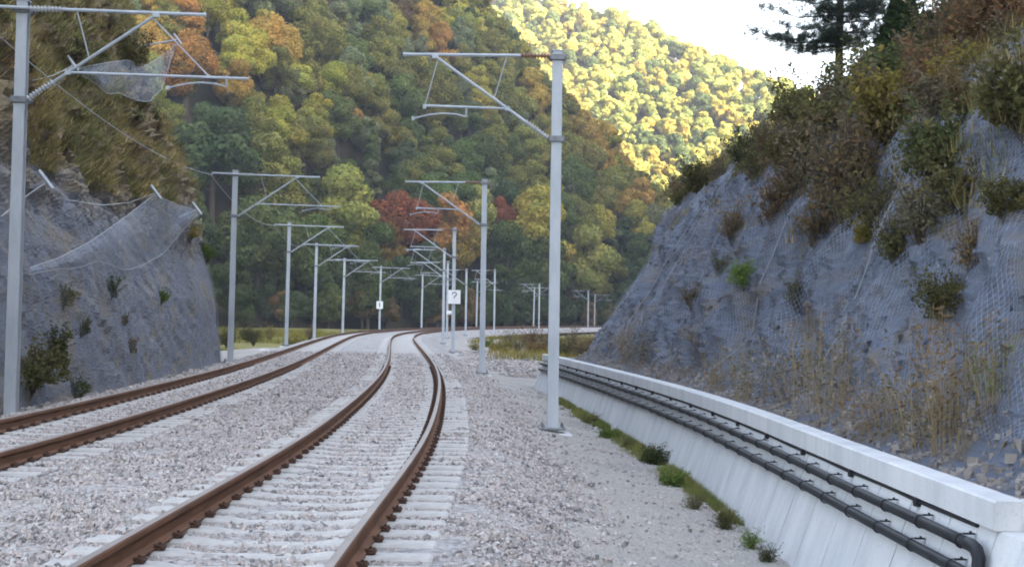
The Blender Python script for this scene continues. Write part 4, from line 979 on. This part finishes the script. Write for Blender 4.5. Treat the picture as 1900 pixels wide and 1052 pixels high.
# ---------------------------------------------------------------- pine and dark conifer on the skyline
def pine(loc):
    root = tag(empty('pine_tree', loc), 'sparse tall pine on the skyline above the right slope, bare lower trunk', 'tree')
    rg = np.random.default_rng(5); b = MB(); b.tube([(0, 0, -.8), (.03, 0, 2), (0, .05, 5), (.05, 0, 8.5)], [.14, .115, .08, .03], 8); b.build('trunk', M['bark'], root)
    Ps, Ns = [], []; lb = MB()
    spec = [(.75, 3.14, 2.9, .02), (.55, 3.3, 2.2, -.02), (.8, 2.9, 2.4, .0)]
    for z in np.arange(.5, 8.3, .26):
        for k in range(rg.integers(4, 6)): spec.append((z + rg.uniform(-.12, .12), rg.uniform(0, 6.28), (2.75 - .22 * z) * rg.uniform(.6, 1.1), rg.uniform(.0, .18)))
    for (z, a, L, up) in spec:
        p0 = np.array([0, 0, z]); dr = np.array([math.cos(a), math.sin(a), up]); pts = [p0, p0 + dr * L * .5 + np.array([0, 0, -.05 * L]), p0 + dr * L + np.array([0, 0, .08 * L])]; lb.tube(pts, [.03, .02, .006], 4)
        for t in np.linspace(.22, 1, 9):
            c = pts[0] * (1 - t) ** 2 + 2 * pts[1] * t * (1 - t) + pts[2] * t * t
            for q in range(3):
                cc = c + rg.normal(size=3) * np.array([.13, .13, .06]) * (L * .5 + .3); lb.tube([c, cc], [.008, .004], 3)
                d = rg.normal(size=(44, 3)); d[:, 2] += .3; d /= np.linalg.norm(d, axis=1)[:, None]; Ps.append(cc + d * .085); Ns.append(d)
    lb.build('branches', M['bark'], root); P = np.concatenate(Ps); D = np.concatenate(Ns); n = len(P)
    S = np.cross(D, rg.normal(size=(n, 3))); S /= np.linalg.norm(S, axis=1)[:, None]; V = np.stack([P - D * .075, P + S * .007, P + D * .075, P - S * .007], 1).reshape(-1, 3)
    o = mk('needles', V, np.arange(n * 4).reshape(n, 4), M['leaf'], root); o.color = (.055, .075, .07, 1)
p, n = pickR(1556, 118); p = atY(1556, 118, p[1] + 1.2); pine(p)
def conifer(loc, H, Rr, label):
    root = tag(empty('conifer', loc), label, 'tree'); rg = np.random.default_rng(9); n = 5200; z = rg.random(n) ** 1.3; a = rg.uniform(0, 6.28, n)
    r = Rr * (1 - z) * (.55 + .45 * np.abs(np.sin(z * 26 + a * 2))) * rg.uniform(.5, 1, n) ** .5
    P = np.stack([np.cos(a) * r, np.sin(a) * r, z * H], 1); Vq, Fq = quads(P, np.stack([np.cos(a), np.sin(a), 0 * a + .4], 1), .11, .5, 2.2, rg)
    o = mk('foliage', Vq, Fq, M['leaf'], root); o.color = (.028, .042, .022, 1); b = MB(); b.tube([(0, 0, -.4), (0, 0, H * .95)], [.06, .01], 6); b.build('trunk', M['bark'], root)
p, n = pickR(1655, 110); conifer(p - np.array([0, 0, .4]), 2.6, 1.15, 'dark green pointed conifer on the skyline right of the pine')
p, n = pickR(1690, 75); conifer(p - np.array([0, 0, .4]), 1.9, .7, 'smaller pointed conifer beside the dark one on the skyline')

# ---------------------------------------------------------------- grass and debris (uncountable)
def blades(name, P, hgt, spread, nper, cols, label, lean=None):
    n = len(P) * nper; B = np.repeat(P, nper, 0) + rng.normal(size=(n, 3)) * np.array([spread, spread, .0]); h = hgt * rng.uniform(.5, 1.2, n)
    a = rng.uniform(0, 6.28, n); d = np.stack([np.cos(a), np.sin(a), np.zeros(n)], 1); tip = B + np.array([0, 0, 1]) * h[:, None] + d * (h * rng.uniform(.15, .8, n))[:, None]
    if lean is not None: tip += np.repeat(lean, nper, 0) * h[:, None]
    s = np.stack([-np.sin(a), np.cos(a), np.zeros(n)], 1) * (hgt * .035); V = np.stack([B - s, B + s, tip], 1).reshape(-1, 3); o = mk(name, V, np.arange(n * 3).reshape(n, 3), M['blade'])
    ci = np.repeat(rng.integers(0, len(cols), len(P)), nper); c = np.array(cols)[ci] * rng.uniform(.7, 1.25, (n, 1)); c = np.repeat(np.concatenate([c, np.ones((n, 1))], 1), 3, 0)
    at = o.data.attributes.new('tint', 'FLOAT_COLOR', 'POINT'); at.data.foreach_set('color', c.astype(np.float32).ravel()); return tag(o, label, 'grass', None, 'stuff')
DRY = [(.3, .245, .14), (.24, .2, .1), (.17, .16, .075), (.19, .14, .085), (.13, .14, .06)]
GRN = [(.1, .13, .04), (.16, .16, .06), (.07, .09, .03), (.2, .17, .08)]
# along the wall foot
d = rng.uniform(WB.atY(12), WB.atY(46), 9000); o_ = -np.abs(rng.normal(size=9000)) * .19 + .03; k = fbm(np.stack([d * .4, d * 0, d * 0 + 3], 1), 3); sel = (k - np.abs(o_) * 1.0 > .04); d, o_ = d[sel], o_[sel]
blades('wall_foot_grass', np.array([[*WB.off(a, b_ - .03), zb(a) + .02] for a, b_ in zip(d, o_)]), .13, .03, 8, [(.16, .21, .06), (.2, .2, .08), (.12, .16, .05), (.25, .22, .12)], 'ragged low grass along the foot of the concrete wall')
i = rng.integers(0, ns, 26000); oo = 1.6 + 12.5 * rng.random(26000); j = np.searchsorted(osR, oo); k = fbm(np.stack([ssR[i] * .5, oo * .5, oo * 0], 1), 3); sel = (k + .45 * (oo - np.interp(PR[i, 8, 1], [12, 20, 30, 42, 52], [1.5, 1.9, 3.1, 3.3, 2.9])) > 0) | ((k > .55)); P = PR[i[sel], np.minimum(j[sel], no - 1)]
blades('slope_grass', P, .3, .1, 9, DRY, 'dry grass and stalks covering the upper right slope')
i = rng.integers(0, len(ssL), 46000); oo = .55 + 6 * rng.random(46000) ** 1.5; j = np.minimum(np.searchsorted(osL, oo), len(osL) - 1); k = fbm(np.stack([ssL[i] * .35, oo * 1.2, oo * 0 + 9], 1), 3); sel = (k + .25 * np.minimum(oo - 1.0, 1.2) > -.05) & ~((PL[i, j][:, 1] > 52) & (k < .15) & (oo < 3)); P = PL[i[sel], j[sel]]
blades('cliff_grass', P, .42, .12, 9, [(.46, .38, .24), (.38, .33, .18), (.3, .28, .14), (.32, .25, .16), (.23, .25, .115)], 'dry hanging grass over the upper left cliff', np.tile([.4, -.2, -.55], (sel.sum(), 1)))
n_ = 15000; y = rng.uniform(64, 245, n_); x = rng.uniform(-60, -10, n_); tr = np.interp(y, TR.p[:, 1], TR.p[:, 0]) - 12.0; sel = (x < tr) & (x / y > -.26); k = fbm(np.stack([x * .12, y * .06, x * 0], 1), 3); sel &= k > -.25
blades('meadow_grass', np.stack([x, y, np.full(n_, -1.3)], 1)[sel], .55, .5, 9, [(.27, .24, .07), (.2, .19, .06), (.13, .13, .05)], 'yellowing meadow grass beyond the left cliff')
n_ = 9000; y = rng.uniform(64, 190, n_); x = rng.uniform(-6, 16, n_); tr = np.interp(y, TR.p[:, 1], TR.p[:, 0]) + 5.2; k = fbm(np.stack([x * .25, y * .1, x * 0 + 4], 1), 3); sel = (x > tr) & (k > -.1) & (y > 84)
blades('bend_grass', np.stack([x, y, np.full(n_, -1.0)], 1)[sel], .55, .4, 9, [(.3, .24, .05), (.24, .2, .06), (.14, .12, .06)], 'yellow grass on the dirt patch inside the bend')
def rubble(name, P, size, mat, label):
    n = len(P); base = np.array([(-1, -1, -1), (1, -1, -1), (1, 1, -1), (-1, 1, -1), (-1, -1, 1), (1, -1, 1), (1, 1, 1), (-1, 1, 1)], float) * .5
    L = base[None] * (1 + rng.uniform(-.5, .3, (n, 8, 1))) + rng.uniform(-.15, .15, (n, 8, 3)); L = L * (size * rng.uniform(.3, 1.5, (n, 1)) ** 1.5 * rng.uniform(.5, 1.3, (n, 3)))[:, None, :]
    a = rng.uniform(0, 6.28, n); c, s = np.cos(a), np.sin(a); x, y = L[:, :, 0] * c[:, None] - L[:, :, 1] * s[:, None], L[:, :, 0] * s[:, None] + L[:, :, 1] * c[:, None]; L = np.stack([x, y, L[:, :, 2]], 2) + P[:, None, :]
    fq = np.array([[0, 3, 2, 1], [4, 5, 6, 7], [0, 1, 5, 4], [1, 2, 6, 5], [2, 3, 7, 6], [3, 0, 4, 7]]); F = (fq[None] + (np.arange(n) * 8)[:, None, None]).reshape(-1, 4)
    return tag(mk(name, L.reshape(-1, 3), F, mat), label, 'rubble', None, 'stuff')
i = rng.integers(0, ns, 9000); oo = rng.uniform(-.1, .75, 9000); P = PR[i, np.searchsorted(osR, oo)]
rubble('slope_debris', P, .045, M['debris'], 'broken rock debris on the strip between the coping and the slope')
i = rng.integers(0, ns, 2600); oo = rng.uniform(.7, 3.4, 2600); P = PR[i, np.searchsorted(osR, oo)]
rubble('loose_shale', P, .07, M['rockR'], 'loose shale pieces caught on the right rock slope')
i = rng.integers(0, len(ssL), 3000); oo = rng.uniform(-.9, -.5, 3000); P = PL[i, np.searchsorted(osL, oo)]
rubble('cliff_debris', P, .09, M['stone'], 'broken stones along the foot of the left cliff')
n_ = 7000; y = rng.uniform(62, 105, n_); x = np.interp(y, TR.p[:, 1], TR.p[:, 0]) + 3 + np.abs(rng.normal(size=n_)) * 3; rubble('apron_stones', np.stack([x, y, np.full(n_, -.86)], 1), .1, M['stone'], 'stones strewn over the dirt patch inside the bend')
n_ = 3500; dd = rng.uniform(TR.atY(11), TR.atY(50), n_); ofs = rng.uniform(2.5, 4.6, n_); P = np.array([[*TR.off(a, b_), np.interp(b_, [2.0, 2.6, 4.2, 5.2], [-.62, -.62, -.9, -1.0])] for a, b_ in zip(dd, ofs)])
rubble('path_pebbles', P, .028, M['stone'], 'scattered pebbles on the gravel path beside the wall')
for k, (x, y, s) in enumerate([(490, 650, .5), (478, 657, .34), (503, 655, .3)]):
    c = atY(x, y, 84 + k); g = np.random.default_rng(k); b = MB(); q = g.normal(size=(60, 3)); q /= np.linalg.norm(q, axis=1)[:, None]
    rings = [[(math.cos(a) * math.sin(e) * s * (1 + .25 * vnoise(np.array([[math.cos(a) * 2 + k, math.sin(a) * 2, e * 2.]]))[0]), math.sin(a) * math.sin(e) * s * .8, math.cos(e) * s * .8) for a in np.linspace(0, 6.2832, 13)[:-1]] for e in np.linspace(.05, 3.09, 9)]
    b.strip(rings, True, True); o = b.build('boulder', M['boulder'], None, False); o.location = (c[0], c[1], -1.05 + s * .45)
    tag(o, ['largest pale boulder beside the left track past the cliff', 'pale boulder left of the largest one beside the left track', 'pale boulder right of the largest one beside the left track'][k], 'boulder', 'pale boulders beside the left track')

# labels shared by several look-alikes get their order from left to right
by = {}
for o, lab, px in LATE: by.setdefault(lab, []).append((px, o))
ORD = ['first', 'second', 'third', 'fourth', 'fifth', 'sixth', 'seventh', 'eighth', 'ninth', 'tenth', 'eleventh', 'twelfth', 'thirteenth', 'fourteenth', 'fifteenth']
for lab, L in by.items():
    if len(L) < 2: continue
    L.sort(key=lambda t: t[0])
    for k, (px, o) in enumerate(L):
        o['label'] = lab + (', leftmost' if k == 0 else ', rightmost' if k == len(L) - 1 else f', {ORD[min(k, 14)]} from left')

# ---------------------------------------------------------------- thin valley haze
b = MB(); b.box((0, 1250, 135), (6300, 5800, 276)); hz = b.build('haze', None); hz['kind'] = 'stuff'; hz['label'] = 'thin pale haze filling the valley'
hm, ht, ho = newmat('haze_air'); hv = NB(ht).n('ShaderNodeVolumePrincipled'); hv.inputs['Density'].default_value = HAZE; hv.inputs['Color'].default_value = (.93, .95, 1, 1); hv.inputs['Anisotropy'].default_value = .2
ht.links.new(hv.outputs[0], ho.inputs['Volume']); hz.data.materials.append(hm)
